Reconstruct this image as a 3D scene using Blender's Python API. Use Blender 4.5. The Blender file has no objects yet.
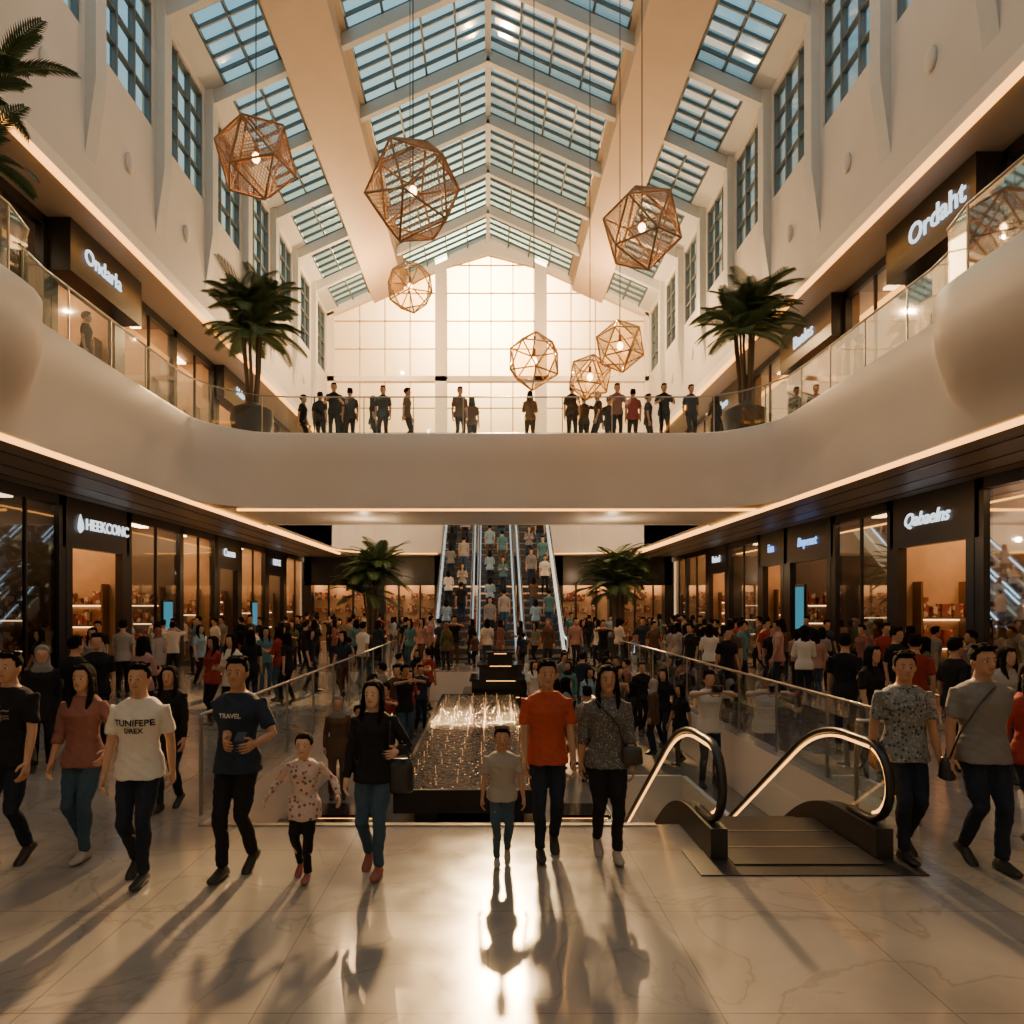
import bpy, math, random
import numpy as np
from mathutils import Vector, Matrix
from mathutils.bvhtree import BVHTree
random.seed(7)
SC=bpy.context.scene
COL=SC.collection
CAMH=2.1; F=700.0; VX=488.0; VY=605.0
def W(px,py,Y): return Vector(((px-VX)*Y/F, Y, CAMH-(py-VY)*Y/F))

# ---------------------------------------------------------------- materials
def mat(name,col,rough=.5,metal=0,emit=None,es=0,noise_amt=0,noise_scale=5,bump=0,bscale=40,spec=.5,coat=0):
    m=bpy.data.materials.new(name); m.use_nodes=True
    nt=m.node_tree; b=nt.nodes['Principled BSDF']
    b.inputs['Base Color'].default_value=(*col,1)
    b.inputs['Roughness'].default_value=rough
    b.inputs['Metallic'].default_value=metal
    b.inputs['Specular IOR Level'].default_value=spec
    b.inputs['Coat Weight'].default_value=coat
    if emit:
        b.inputs['Emission Color'].default_value=(*emit,1); b.inputs['Emission Strength'].default_value=es
    tc=nt.nodes.new('ShaderNodeTexCoord')
    n=nt.nodes.new('ShaderNodeTexNoise'); n.inputs['Scale'].default_value=noise_scale; n.inputs['Detail'].default_value=3
    nt.links.new(tc.outputs['Object'],n.inputs['Vector'])
    mx=nt.nodes.new('ShaderNodeMix'); mx.data_type='RGBA'
    k=noise_amt or .06
    mx.inputs['A'].default_value=(*[c*(1-k) for c in col],1); mx.inputs['B'].default_value=(*[min(1,c*(1+k)) for c in col],1)
    nt.links.new(n.outputs['Fac'],mx.inputs['Factor']); nt.links.new(mx.outputs['Result'],b.inputs['Base Color'])
    if bump:
        n2=nt.nodes.new('ShaderNodeTexNoise'); n2.inputs['Scale'].default_value=bscale
        nt.links.new(tc.outputs['Object'],n2.inputs['Vector'])
        bp=nt.nodes.new('ShaderNodeBump'); bp.inputs['Strength'].default_value=bump; bp.inputs['Distance'].default_value=.02
        nt.links.new(n2.outputs['Fac'],bp.inputs['Height']); nt.links.new(bp.outputs['Normal'],b.inputs['Normal'])
    return m
def emis(name,col,s):
    m=bpy.data.materials.new(name); m.use_nodes=True; nt=m.node_tree
    nt.nodes.remove(nt.nodes['Principled BSDF'])
    e=nt.nodes.new('ShaderNodeEmission'); e.inputs[0].default_value=(*col,1); e.inputs[1].default_value=s
    nt.links.new(e.outputs[0],nt.nodes['Material Output'].inputs[0]); return m
def pane(name,tint,refl=.12,rough=.03):
    m=bpy.data.materials.new(name); m.use_nodes=True; nt=m.node_tree
    nt.nodes.remove(nt.nodes['Principled BSDF'])
    t=nt.nodes.new('ShaderNodeBsdfTransparent'); t.inputs[0].default_value=(*tint,1)
    g=nt.nodes.new('ShaderNodeBsdfGlossy'); g.inputs['Roughness'].default_value=rough; g.inputs[0].default_value=(.9,.95,1,1)
    lw=nt.nodes.new('ShaderNodeLayerWeight'); lw.inputs[0].default_value=.25
    mm=nt.nodes.new('ShaderNodeMath'); mm.operation='MULTIPLY_ADD'; mm.inputs[1].default_value=.55; mm.inputs[2].default_value=refl*.4
    nt.links.new(lw.outputs['Fresnel'],mm.inputs[0])
    mx=nt.nodes.new('ShaderNodeMixShader'); nt.links.new(mm.outputs[0],mx.inputs[0])
    nt.links.new(t.outputs[0],mx.inputs[1]); nt.links.new(g.outputs[0],mx.inputs[2])
    nt.links.new(mx.outputs[0],nt.nodes['Material Output'].inputs[0]); return m
def spots(name,base,cols,scale=30,thr=.35,rough=.8,es=0):
    m=bpy.data.materials.new(name); m.use_nodes=True; nt=m.node_tree; b=nt.nodes['Principled BSDF']
    b.inputs['Roughness'].default_value=rough
    tc=nt.nodes.new('ShaderNodeTexCoord'); v=nt.nodes.new('ShaderNodeTexVoronoi'); v.inputs['Scale'].default_value=scale
    nt.links.new(tc.outputs['Object'],v.inputs['Vector'])
    r=nt.nodes.new('ShaderNodeMath'); r.operation='LESS_THAN'; r.inputs[1].default_value=thr
    nt.links.new(v.outputs['Distance'],r.inputs[0])
    sx=nt.nodes.new('ShaderNodeSeparateColor'); nt.links.new(v.outputs['Color'],sx.inputs[0])
    cr=nt.nodes.new('ShaderNodeValToRGB'); cr.color_ramp.interpolation='CONSTANT'
    cr.color_ramp.elements[0].color=(*cols[0],1); cr.color_ramp.elements[1].color=(*cols[-1],1); cr.color_ramp.elements[1].position=.5
    nt.links.new(sx.outputs[0],cr.inputs[0])
    mx=nt.nodes.new('ShaderNodeMix'); mx.data_type='RGBA'; mx.inputs['A'].default_value=(*base,1)
    nt.links.new(r.outputs[0],mx.inputs['Factor']); nt.links.new(cr.outputs[0],mx.inputs['B'])
    nt.links.new(mx.outputs['Result'],b.inputs['Base Color'])
    if es:
        b.inputs['Emission Color'].default_value=(*cols[0],1)
        ml=nt.nodes.new('ShaderNodeMath'); ml.operation='MULTIPLY'; ml.inputs[1].default_value=es
        nt.links.new(r.outputs[0],ml.inputs[0]); nt.links.new(ml.outputs[0],b.inputs['Emission Strength'])
    return m

M={}
M['white']=mat('plaster_white',(.62,.59,.555),.55,noise_amt=.10,noise_scale=.6)
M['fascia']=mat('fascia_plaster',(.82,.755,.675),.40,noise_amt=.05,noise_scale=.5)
M['beam']=mat('beam_paint',(.52,.54,.55),.45)
M['strip']=mat('ceiling_panel_beige',(.50,.39,.29),.55,noise_amt=.12,noise_scale=1)
M['cream']=mat('window_bar_glare',(.55,.42,.28),.5)  # pale bar colour imitates glare from the bright end window
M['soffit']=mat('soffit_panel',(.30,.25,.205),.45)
M['mull']=mat('mullion_grey',(.13,.16,.18),.4,.4)
M['black']=mat('black_metal',(.02,.02,.022),.3,.2)
M['blackstone']=mat('black_granite',(.018,.017,.017),.15,0,noise_amt=.5,noise_scale=40)
M['steel']=mat('brushed_steel',(.42,.39,.35),.3,.95)
M['darksteel']=mat('dark_steel',(.055,.053,.052),.45,.6)
M['lightsteel']=mat('pale_steel',(.50,.58,.62),.35,.6)
M['rubber']=mat('handrail_rubber',(.012,.012,.013),.3)
M['glass']=pane('railing_glass',(.86,.92,.92),.15)
M['shopglass']=pane('shop_glass',(.78,.80,.81),.3)
M['darkglass']=pane('dark_shop_glass',(.38,.42,.44),.3)
M['sky']=pane('skylight_glass',(.36,.62,.70),.1,.1)
M['clere']=pane('clerestory_glass',(.42,.66,.76),.1,.1)
M['win']=pane('window_glass_glow_tint',(1,.84,.60),.05,.05)  # amber tint puts the golden sunset glow into the glass
M['led']=emis('led_amber',(1,.40,.07),4.6)
M['led2']=emis('led_warm_amber',(1,.43,.10),3.6)
M['ledcool']=emis('led_cool_white',(.58,.85,1),3.0)
M['bulb']=emis('bulb_warm',(1,.5,.18),25)
M['sign']=emis('sign_white',(.85,.93,1),1.6)
M['signblue']=emis('sign_blue',(.2,.45,1),2.0)
M['screen']=emis('screen_cyan',(.10,.42,.55),.6)
M['warmwall']=mat('shop_wall_warm',(.58,.38,.22),.7,noise_amt=.35,noise_scale=1.5)
M['darkwall']=mat('shop_wall_dark',(.20,.14,.10),.7,noise_amt=.3,noise_scale=1.5)
M['woodfloor']=mat('shop_floor',(.30,.21,.13),.3)
M['shelf']=mat('shelf_wood',(.20,.11,.055),.5)
M['goods']=spots('merchandise_mixed',(.26,.14,.08),[(.70,.56,.40),(.35,.06,.05)],7,.55)
M['shoplight']=emis('shop_ceiling_light',(1,.60,.28),18)
M['shoplight2']=emis('shop_ceiling_light_soft',(1,.62,.34),8)
M['shelflight']=emis('shelf_backlight',(1,.58,.28),4)
M['bronze']=mat('woven_wood',(.38,.21,.095),.5,.1)
M['gold']=mat('gold_frame',(.80,.50,.24),.3,.7)
M['lglass']=pane('lantern_glass',(.97,.86,.68),.15)
M['leaf']=mat('palm_leaf',(.045,.088,.024),.5,noise_amt=.4,noise_scale=3)
M['trunk']=mat('palm_trunk',(.12,.085,.055),.9,bump=.5)
M['pot']=mat('pot_dark',(.025,.021,.018),.4)
M['soil']=mat('soil',(.03,.02,.012),1)
M['water']=spots('pool_water_glow_spots',(.06,.05,.04),[(1,.55,.22),(1,.6,.3)],9,.11,.07,es=1.6)  # glowing amber dots painted on the surface as water sparkle
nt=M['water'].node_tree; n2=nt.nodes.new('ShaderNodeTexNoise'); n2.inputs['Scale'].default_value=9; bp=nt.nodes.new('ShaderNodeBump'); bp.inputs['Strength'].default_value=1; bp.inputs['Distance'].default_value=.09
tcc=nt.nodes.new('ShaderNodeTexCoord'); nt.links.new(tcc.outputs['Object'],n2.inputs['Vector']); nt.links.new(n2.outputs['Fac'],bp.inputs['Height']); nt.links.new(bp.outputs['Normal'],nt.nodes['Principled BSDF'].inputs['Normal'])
M['jet']=mat('water_jet',(.60,.45,.30),.2,emit=(1,.50,.20),es=.35)  # amber emission painted in, as if the jets were lit
M['plaza']=mat('plaza_stone',(.20,.17,.14),.2,noise_amt=.2,noise_scale=6)
def floor_mat():
    m=bpy.data.materials.new('polished_marble_tile'); m.use_nodes=True; nt=m.node_tree; b=nt.nodes['Principled BSDF']
    tc=nt.nodes.new('ShaderNodeTexCoord')
    n=nt.nodes.new('ShaderNodeTexNoise'); n.inputs['Scale'].default_value=1.1; n.inputs['Detail'].default_value=9; n.inputs['Distortion'].default_value=.8
    nt.links.new(tc.outputs['Object'],n.inputs['Vector'])
    cr=nt.nodes.new('ShaderNodeValToRGB'); e=cr.color_ramp.elements
    e[0].position=.28; e[0].color=(.225,.205,.185,1); e[1].position=.72; e[1].color=(.34,.315,.285,1)
    v=e.new(.485); v.color=(.295,.27,.24,1); v=e.new(.50); v.color=(.235,.21,.185,1); v=e.new(.52); v.color=(.30,.275,.245,1)
    nt.links.new(n.outputs['Fac'],cr.inputs[0])
    br=nt.nodes.new('ShaderNodeTexBrick'); br.offset=0; br.inputs['Scale'].default_value=1
    br.inputs['Brick Width'].default_value=1.2; br.inputs['Row Height'].default_value=1.2; br.inputs['Mortar Size'].default_value=.004
    br.inputs['Color1'].default_value=(1,1,1,1); br.inputs['Color2'].default_value=(.92,.92,.92,1); br.inputs['Mortar'].default_value=(.55,.52,.5,1)
    nt.links.new(tc.outputs['Object'],br.inputs['Vector'])
    mx=nt.nodes.new('ShaderNodeMix'); mx.data_type='RGBA'; mx.blend_type='MULTIPLY'; mx.inputs['Factor'].default_value=1
    nt.links.new(cr.outputs[0],mx.inputs['A']); nt.links.new(br.outputs['Color'],mx.inputs['B'])
    nt.links.new(mx.outputs['Result'],b.inputs['Base Color'])
    n2=nt.nodes.new('ShaderNodeTexNoise'); n2.inputs['Scale'].default_value=3
    nt.links.new(tc.outputs['Object'],n2.inputs['Vector'])
    mr=nt.nodes.new('ShaderNodeMapRange'); mr.inputs['To Min'].default_value=.10; mr.inputs['To Max'].default_value=.24
    nt.links.new(n2.outputs['Fac'],mr.inputs[0]); nt.links.new(mr.outputs[0],b.inputs['Roughness'])
    b.inputs['Specular IOR Level'].default_value=.7
    return m
M['floor']=floor_mat()

# ---------------------------------------------------------------- mesh builder
class MB:
    def __init__(s,o=(0,0,0)): s.o=Vector(o); s.v=[]; s.f=[]; s.m=[]
    def add(s,vs,fs,m=0):
        n=len(s.v); s.v+= [Vector(p)-s.o for p in vs]; s.f+=[tuple(i+n for i in f) for f in fs]; s.m+=[m]*len(fs)
    def box(s,x0,x1,y0,y1,z0,z1,m=0):
        if x0>x1:x0,x1=x1,x0
        if y0>y1:y0,y1=y1,y0
        s.add([(x0,y0,z0),(x1,y0,z0),(x1,y1,z0),(x0,y1,z0),(x0,y0,z1),(x1,y0,z1),(x1,y1,z1),(x0,y1,z1)],
         [(3,2,1,0),(4,5,6,7),(0,1,5,4),(1,2,6,5),(2,3,7,6),(3,0,4,7)],m)
    def beam(s,a,b,w,h,m=0):
        a=Vector(a);b=Vector(b);t=(b-a).normalized(); ref=Vector((0,0,1)) if abs(t.z)<.95 else Vector((0,1,0))
        u=t.cross(ref).normalized()*w/2; v=u.cross(t).normalized()*h/2
        vs=[a-u-v,a+u-v,a+u+v,a-u+v,b-u-v,b+u-v,b+u+v,b-u+v]
        s.add(vs,[(3,2,1,0),(4,5,6,7),(0,1,5,4),(1,2,6,5),(2,3,7,6),(3,0,4,7)],m)
    def tube(s,pts,rad,m=0,n=10,ref=None,cap=True):
        pts=[Vector(p) for p in pts]; N=len(pts); vs=[];fs=[]
        if not isinstance(rad,(list,tuple)): rad=[rad]*N
        for i,p in enumerate(pts):
            t=(pts[min(i+1,N-1)]-pts[max(i-1,0)]).normalized()
            r=ref or Vector((1,0,0))
            if abs(t.dot(r))>.93: r=Vector((0,1,0)) if abs(t.y)<.9 else Vector((0,0,1))
            u=(r-t*r.dot(t)).normalized(); w=t.cross(u)
            ra=rad[i]; 
            if not isinstance(ra,(list,tuple)): ra=(ra,ra)
            for k in range(n):
                a=2*math.pi*k/n; vs.append(p+u*math.cos(a)*ra[0]+w*math.sin(a)*ra[1])
        for i in range(N-1):
            for k in range(n):
                a=i*n+k;b=i*n+(k+1)%n; fs.append((a,b,b+n,a+n))
        if cap:
            t0=(pts[0]-pts[1]).normalized(); t1=(pts[-1]-pts[-2]).normalized()
            r0=rad[0] if not isinstance(rad[0],(list,tuple)) else min(rad[0]); r1=rad[-1] if not isinstance(rad[-1],(list,tuple)) else min(rad[-1])
            vs.append(pts[0]+t0*r0*.5); vs.append(pts[-1]+t1*r1*.5); c0=N*n;c1=c0+1
            for k in range(n):
                fs.append((c0,(k+1)%n,k)); fs.append((c1,(N-1)*n+k,(N-1)*n+(k+1)%n))
        s.add(vs,fs,m)
    def rings(s,R,m=0,n=20,p=2.3,x0=0,y0=0):
        vs=[];fs=[]
        for (z,cy,rx,ry) in R:
            for k in range(n):
                a=2*math.pi*k/n; c=math.cos(a); q=math.sin(a)
                vs.append((x0+rx*math.copysign(abs(c)**(2/p),c), y0+cy+ry*math.copysign(abs(q)**(2/p),q), z))
        N=len(R)
        for i in range(N-1):
            for k in range(n):
                a=i*n+k;b=i*n+(k+1)%n; fs.append((a,b,b+n,a+n))
        fs.append(tuple(reversed(range(n)))); fs.append(tuple(range((N-1)*n,N*n)))
        s.add(vs,fs,m)
    def ell(s,c,r,m=0,n=12,k=8):
        c=Vector(c); vs=[];fs=[]
        for i in range(1,k):
            ph=math.pi*i/k
            for j in range(n):
                a=2*math.pi*j/n; vs.append(c+Vector((r[0]*math.sin(ph)*math.cos(a),r[1]*math.sin(ph)*math.sin(a),-r[2]*math.cos(ph))))
        for i in range(k-2):
            for j in range(n): a=i*n+j;b=i*n+(j+1)%n; fs.append((a,b,b+n,a+n))
        vs.append(c-Vector((0,0,r[2]))); vs.append(c+Vector((0,0,r[2]))); q=(k-1)*n
        for j in range(n): fs.append((q,(j+1)%n,j)); fs.append((q+1,(k-2)*n+j,(k-2)*n+(j+1)%n))
        s.add(vs,fs,m)
    def mesh(s,name,mats,smooth=False):
        me=bpy.data.meshes.new(name); me.from_pydata([tuple(v) for v in s.v],[],s.f)
        for m in mats: me.materials.append(m)
        if len(mats)>1: me.polygons.foreach_set('material_index',s.m)
        if smooth: me.polygons.foreach_set('use_smooth',[True]*len(me.polygons))
        me.update(); return me
    def obj(s,name,mats,parent=None,smooth=False,label=None,cat=None,kind=None,group=None):
        if not isinstance(mats,(list,tuple)): mats=[mats]
        o=bpy.data.objects.new(name,s.mesh(name,mats,smooth)); COL.objects.link(o)
        if parent: o.parent=parent
        else: o.location=s.o
        tag(o,label,cat,kind,group); return o
def tag(o,label=None,cat=None,kind=None,group=None):
    if label:o['label']=label
    if cat:o['category']=cat
    if kind:o['kind']=kind
    if group:o['group']=group
def empty(name,loc,label,cat,group=None,kind=None):
    e=bpy.data.objects.new(name,None); e.empty_display_size=.2; COL.objects.link(e); e.location=loc
    tag(e,label,cat,kind,group); return e
def text_mesh(txt,size,mt,extr=.02,bold=0,shear=0):
    c=bpy.data.curves.new('t','FONT'); c.body=txt; c.size=size; c.extrude=extr; c.align_x='CENTER'; c.align_y='CENTER'; c.shear=shear
    if bold: c.offset=size*bold
    c.resolution_u=3
    o=bpy.data.objects.new('t',c); COL.objects.link(o); dg=bpy.context.evaluated_depsgraph_get()
    me=bpy.data.meshes.new_from_object(o.evaluated_get(dg)); bpy.data.objects.remove(o); 
    me.materials.clear(); me.materials.append(mt); return me
TXT={}
for nm,(sz,mt,sh) in {'HEEKCONC':(.40,'sign',0),'Canuss':(.42,'sign',0),'HOCE':(.42,'sign',0),'Qabaelns':(.46,'sign',.35),'Bupeust':(.42,'signblue',.2),'iim':(.45,'signblue',0),'Roisol':(.42,'sign',0),'Ondarla':(.52,'sign',0),'Malo':(.45,'sign',0),'Ordaht':(.66,'sign',0),'Baelns':(.55,'sign',0),'Nuvo':(.5,'sign',0)}.items():
    TXT[nm]=text_mesh(nm,sz,M[mt],.015,.010,sh)
def remesh(mb,vox,smooth=2):
    me=mb.mesh('tmp',[M['white']]); o=bpy.data.objects.new('tmp',me); COL.objects.link(o)
    r=o.modifiers.new('r','REMESH'); r.mode='VOXEL'; r.voxel_size=vox; r.adaptivity=0
    if smooth:
        s=o.modifiers.new('s','SMOOTH'); s.factor=.5; s.iterations=smooth
    dg=bpy.context.evaluated_depsgraph_get(); out=bpy.data.meshes.new_from_object(o.evaluated_get(dg))
    bpy.data.objects.remove(o); bpy.data.meshes.remove(me)
    out.polygons.foreach_set('use_smooth',np.ones(len(out.polygons),dtype=bool)); return out
def arr(me):
    co=np.empty(len(me.vertices)*3,dtype=np.float32); me.vertices.foreach_get('co',co); return co.reshape(-1,3)
def wrinkle(me,amp,fr):
    co=arr(me); no=np.empty(len(co)*3,dtype=np.float32); me.vertices.foreach_get('normal',no); no=no.reshape(-1,3)
    x,y,z=co.T*fr; 
    n=np.sin(x*2.1+np.sin(z*1.7+y*2)*1.6)*.45+np.sin(z*2.6+np.sin(x*1.9+1.3)*2.0+y)*.55+.4*np.sin(x*5.3+z*3.1+np.sin(z*4+y*3)*1.5)
    co+=no*(n*amp)[:,None]*.8; me.vertices.foreach_set('co',co.ravel()); me.update()

# ---------------------------------------------------------------- figures
def ik(a,b,l1,l2,hint):
    d=b-a; L=d.length; dr=d.normalized(); mx=(l1+l2)*.995
    if L>mx: L=mx; b=a+dr*L
    c=(l1*l1+L*L-l2*l2)/(2*l1*L); c=max(-1,min(1,c)); sn=math.sqrt(1-c*c)
    h=hint-dr*hint.dot(dr); h.normalize()
    return a+dr*l1*c+h*l1*sn, b
def figure(H,feet=((-.05,-.09,-12),(.05,.10,28)),hands=(None,None),bulk=1.,female=False,child=False,sleeve='short',hair='short',head_yaw=0,top_len=.475,flare=1.,seg=12):
    R={k:MB() for k in('skin','hair','top','bottom','shoes','hand')}
    ank=[];shoe=[]
    for (fx,fy,pt) in feet:
        fx*=H;fy*=H; a=math.radians(pt); piv=Vector((fx,fy-.085*H,0)) if pt>0 else Vector((fx,fy+.035*H,0))
        rot=Matrix.Rotation(a,3,'X')
        A=piv+rot@(Vector((fx,fy,.048*H))-piv); ank.append(A); shoe.append((piv,rot,fx,fy))
    L1,L2=.245*H,.235*H
    hz=.515*H
    for i in range(60):
        if all((Vector(((-1,1)[k]*.05*H,0,hz))-ank[k]).length<(L1+L2)*.985 for k in(0,1)): break
        hz-=.004*H
    dz=hz-.515*H
    wleg=(1.05 if female else 1.)*bulk
    for k in(0,1):
        s=(-1,1)[k]; hip=Vector((s*.046*H,0,hz)); kn,an=ik(hip,ank[k],L1,L2,Vector((s*.05,-1,0)))
        mt=(hip+kn)/2; mc=kn.lerp(an,.33)+Vector((0,.008*H,0))
        R['skin'].tube([hip,mt,kn,mc,an,an-Vector((0,0,.02*H))],[.044*H*wleg,.040*H*wleg,.028*H,.030*H,.018*H,.018*H],n=seg)
        R['bottom'].tube([hip+Vector((0,0,.01*H)),hip.lerp(kn,.25),mt,hip.lerp(kn,.8),kn,mc,kn.lerp(an,.75),an+(kn-an)*.03],[.050*H*wleg,.051*H*wleg,.046*H*wleg,.039*H*wleg,.035*H*flare,.034*H*flare,.029*H*flare,.029*H*flare],n=seg)
        piv,rot,fx,fy=shoe[k]
        vs=[];fs=[];prof=[(.040,.014,.022),(.034,.021,.045),(.012,.023,.060),(-.02,.023,.052),(-.055,.027,.034),(-.085,.026,.026),(-.105,.018,.020),(-.112,.008,.014)]
        nn=10
        for (yy,w,h) in prof:
            for j in range(nn):
                a=2*math.pi*j/nn; c=math.cos(a);q=math.sin(a)
                z=h*.5+h*.5*math.copysign(abs(q)**.6,q); x=w*math.copysign(abs(c)**.7,c)*(1 if q<.3 else .75)
                vs.append(piv+rot@(Vector((fx+x*H,fy+yy*H,z*H))-piv))
        for i in range(len(prof)-1):
            for j in range(nn): a=i*nn+j;b=i*nn+(j+1)%nn; fs.append((b,a,a+nn,b+nn))
        fs.append(tuple(range(nn))); fs.append(tuple(reversed(range((len(prof)-1)*nn,len(prof)*nn))))
        R['shoes'].add(vs,fs)
    sw=(.94 if female else 1.04)*bulk; ww=(.88 if female else 1.)*bulk; hw=(1.02 if female else 1.)*bulk
    T=[(.485,0,.070*hw,.05),(.51,.004,.092*hw,.060*bulk),(.55,.004,.090*hw,.060*bulk),(.60,0,.080*ww,.054*bulk),(.64,-.002,.078*ww,.054*bulk),(.70,-.004,.086*(ww+sw)/2,.058*bulk),(.745,-.006,.095*sw,.066 if not female else .070),(.785,0,.099*sw,.058),(.808,.003,.092*sw,.048),(.825,.004,.072*sw,.042),(.838,.005,.048*sw,.036),(.85,.004,.034,.034),(.885,-.003,.030,.031)]
    def TR(lst,inf=0,lo=0,hi=2):
        return [((z*H+dz),cy*H,(rx+inf)*H,(ry+inf)*H) for (z,cy,rx,ry) in lst if lo<=z<=hi]
    R['skin'].rings(TR(T),n=18)
    tp=[t for t in T if .56<t[0]<.835]; hemw=.099*hw
    stf=max(abs(f[1]) for f in feet)
    tops=[(top_len,.0,hemw*(1.08 if top_len<.46 else 1),.070*bulk+stf*.14),(.51,.001,hemw,.068*bulk+stf*.08),(.55,.003,hemw*.97,.064*bulk)]+tp+[(.842,.004,.046,.040)]
    R['top'].rings(TR(tops,.0085),n=20)
    R['bottom'].rings(TR([(.475,.0,.068*hw,.052),(.50,.003,.092*hw,.060*bulk),(.55,.003,.091*hw,.060*bulk),(.60,0,.082*ww,.056*bulk)],.003),n=18)
    A1,A2=.165*H,.145*H
    for k in(0,1):
        s=(-1,1)[k]; sh=Vector((s*.096*sw*H,.003*H,.798*H+dz))
        tgt=hands[k]
        if tgt is None: tgt=Vector((s*.128*H,(-.075 if feet[k][1]>0 else .05)*H*(1 if stf>.03 else .2),.495*H+dz))
        hint=Vector((s*.3,.9,-.2)); el,w=ik(sh,tgt,A1,A2,hint)
        d=(w-el).normalized()
        R['skin'].tube([sh,sh.lerp(el,.5),el,el.lerp(w,.35),w,w+d*.02*H],[.028*H*bulk,.026*H*bulk,.021*H,.021*H,.0145*H,(.015*H,.011*H)],n=seg)
        s0=sh+Vector((-s*.022*H,0,.0))
        if sleeve=='short': R['top'].tube([s0,sh,sh.lerp(el,.45),sh.lerp(el,.74)],[.028*H,.034*H,.035*H,.036*H],n=seg)
        elif sleeve=='long': R['top'].tube([s0,sh,sh.lerp(el,.5),el,el.lerp(w,.5),el.lerp(w,.93)],[.028*H,.033*H,.032*H,.029*H,.026*H,.021*H],n=seg)
        else: R['top'].tube([s0,sh,sh.lerp(el,.5),el,el.lerp(w,.3)],[.028*H,.033*H,.033*H,.031*H,.030*H],n=seg)
        n=Vector((-s,0.15,0)); n=(n-d*n.dot(d)).normalized(); sd=n.cross(d); 
        if sd.y>0 or (abs(sd.y)<.2 and sd.z<0): sd=-sd
        hd=R['hand']; fn=6 if seg<12 else 8
        hd.tube([w-d*.006*H,w+d*.016*H,w+d*.04*H,w+d*.056*H],[(.014*H,.010*H),(.021*H,.012*H),(.024*H,.010*H),(.022*H,.008*H)],ref=sd,n=10)
        for j,(o_,ln) in enumerate(((.018,.044),(.0062,.050),(-.006,.046),(-.0175,.036))):
            b0=w+d*.052*H+sd*o_*H; ps=[b0]; ang=.15
            for q in range(3):
                ang+=.32; dd=d*math.cos(ang)+n*math.sin(ang)+sd*o_*2; b0=b0+dd.normalized()*ln*H*(.42,.32,.26)[q]; ps.append(b0)
            hd.tube(ps,[.0052*H,.005*H,.0046*H,.0036*H],n=fn)
        b0=w+d*.012*H+sd*.016*H; b1=b0+(d*.6+sd*.75+n*.3).normalized()*.024*H; b2=b1+(d*.9+sd*.25+n*.3).normalized()*.022*H
        hd.tube([b0,b1,b2],[.0085*H,.0065*H,.0045*H],n=fn)
    hs=1.22 if child else 1.0
    def hp(p):
        q=Vector((p[0]*hs,p[1]*hs,(p[2]-.872)*hs+.872)); q=Matrix.Rotation(math.radians(head_yaw),3,'Z')@q; q*=H; q.z+=dz; q.y-=.006*H; return q
    hm=MB()
    hm.rings([(.866,-.030,.013,.016),(.873,-.024,.024,.028),(.888,-.012,.034,.043),(.905,-.005,.039,.050),(.922,-.001,.0425,.054),(.940,.001,.0445,.057),(.960,.003,.044,.056),(.976,.005,.038,.048),(.987,.006,.026,.033),(.992,.006,.010,.014)],n=20,p=2.15)
    hm.tube([(0,-.052,.944),(0,-.059,.930),(0,-.066,.916),(0,-.055,.909)],[.0055,.0065,.0095,.006],n=8)
    for s in(-1,1):
        hm.ell((s*.0465,.004,.925),(.006,.012,.018),n=8,k=6)
        hm.ell((s*.018,-.049,.944),(.013,.009,.005),n=8,k=6)
    R['skin'].add([hp(v) for v in hm.v],hm.f)
    hh=MB()
    def cap(c,r,front,side):
        e=MB(); e.ell(c,r,n=32,k=24)
        for v in e.v:
            t=max(0,min(1,(-v.y+.012)/.045))
            line=.895*(1-t)+front*t
            if t<=0: line=.893
            if abs(v.x)>.032 and 0<t<.9: line=side+(front-side)*max(0,(t-.6)/.4)
            if v.z<line:
                k=.78; v.x*=k; v.y=c[1]+(v.y-c[1])*k; 
        hh.add(e.v,e.f)
    if hair=='short':
        cap((0,.006,.954),(.0510,.0620,.057),.976,.926)
        for (x,y,z) in ((-.024,-.034,.994),(.0,-.038,.998),(.024,-.034,.996),(-.012,-.015,1.006),(.015,-.01,1.006),(-.03,.01,.999),(.03,.01,.999)): hh.ell((x,y,z),(.019,.017,.010),n=8,k=6)
    elif hair=='long':
        cap((0,.007,.953),(.053,.065,.057),.982,.930)
        hh.rings([(.79,.044,.034,.014),(.83,.044,.050,.024),(.87,.034,.050,.030),(.91,.026,.051,.040),(.95,.020,.050,.046),(.97,.014,.044,.046)],n=16)
        for s in(-1,1): hh.tube([(s*.024,-.036,.995),(s*.046,-.026,.962),(s*.051,-.014,.92),(s*.053,-.018,.87),(s*.052,-.036,.82),(s*.045,-.052,.775)],[(.010,.010),(.006,.014),(.009,.022),(.014,.024),(.014,.020),.007],n=8)
    elif hair=='bun':
        cap((0,.007,.953),(.053,.065,.056),.978,.928); hh.ell((0,.055,.985),(.024,.022,.024))
    elif hair=='hijab':
        cap((0,.007,.952),(.055,.066,.059),.985,.88)
        hh.rings([(.775,.0,.085,.055),(.81,.0,.082,.058),(.84,.0,.066,.056),(.87,.012,.052,.044),(.91,.020,.052,.045),(.95,.018,.050,.05)],n=16)
    R['hair'].add([hp(v) for v in hh.v],hh.f)
    R['face']={'hp':hp,'hs':hs}; return R
SK={'a':mat('skin_tan',(.50,.29,.185),.6,spec=.3),'b':mat('skin_brown',(.42,.235,.145),.6,spec=.3),'c':mat('skin_light',(.58,.37,.26),.6,spec=.3)}
HAIR=mat('hair_black',(.010,.008,.007),.85,bump=.6,bscale=120,spec=.08)
EYEW=mat('eye_white',(.7,.68,.64),.2); EYED=mat('eye_dark',(.01,.007,.005),.15)
LIP=mat('lips',(.36,.13,.11),.45)
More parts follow.
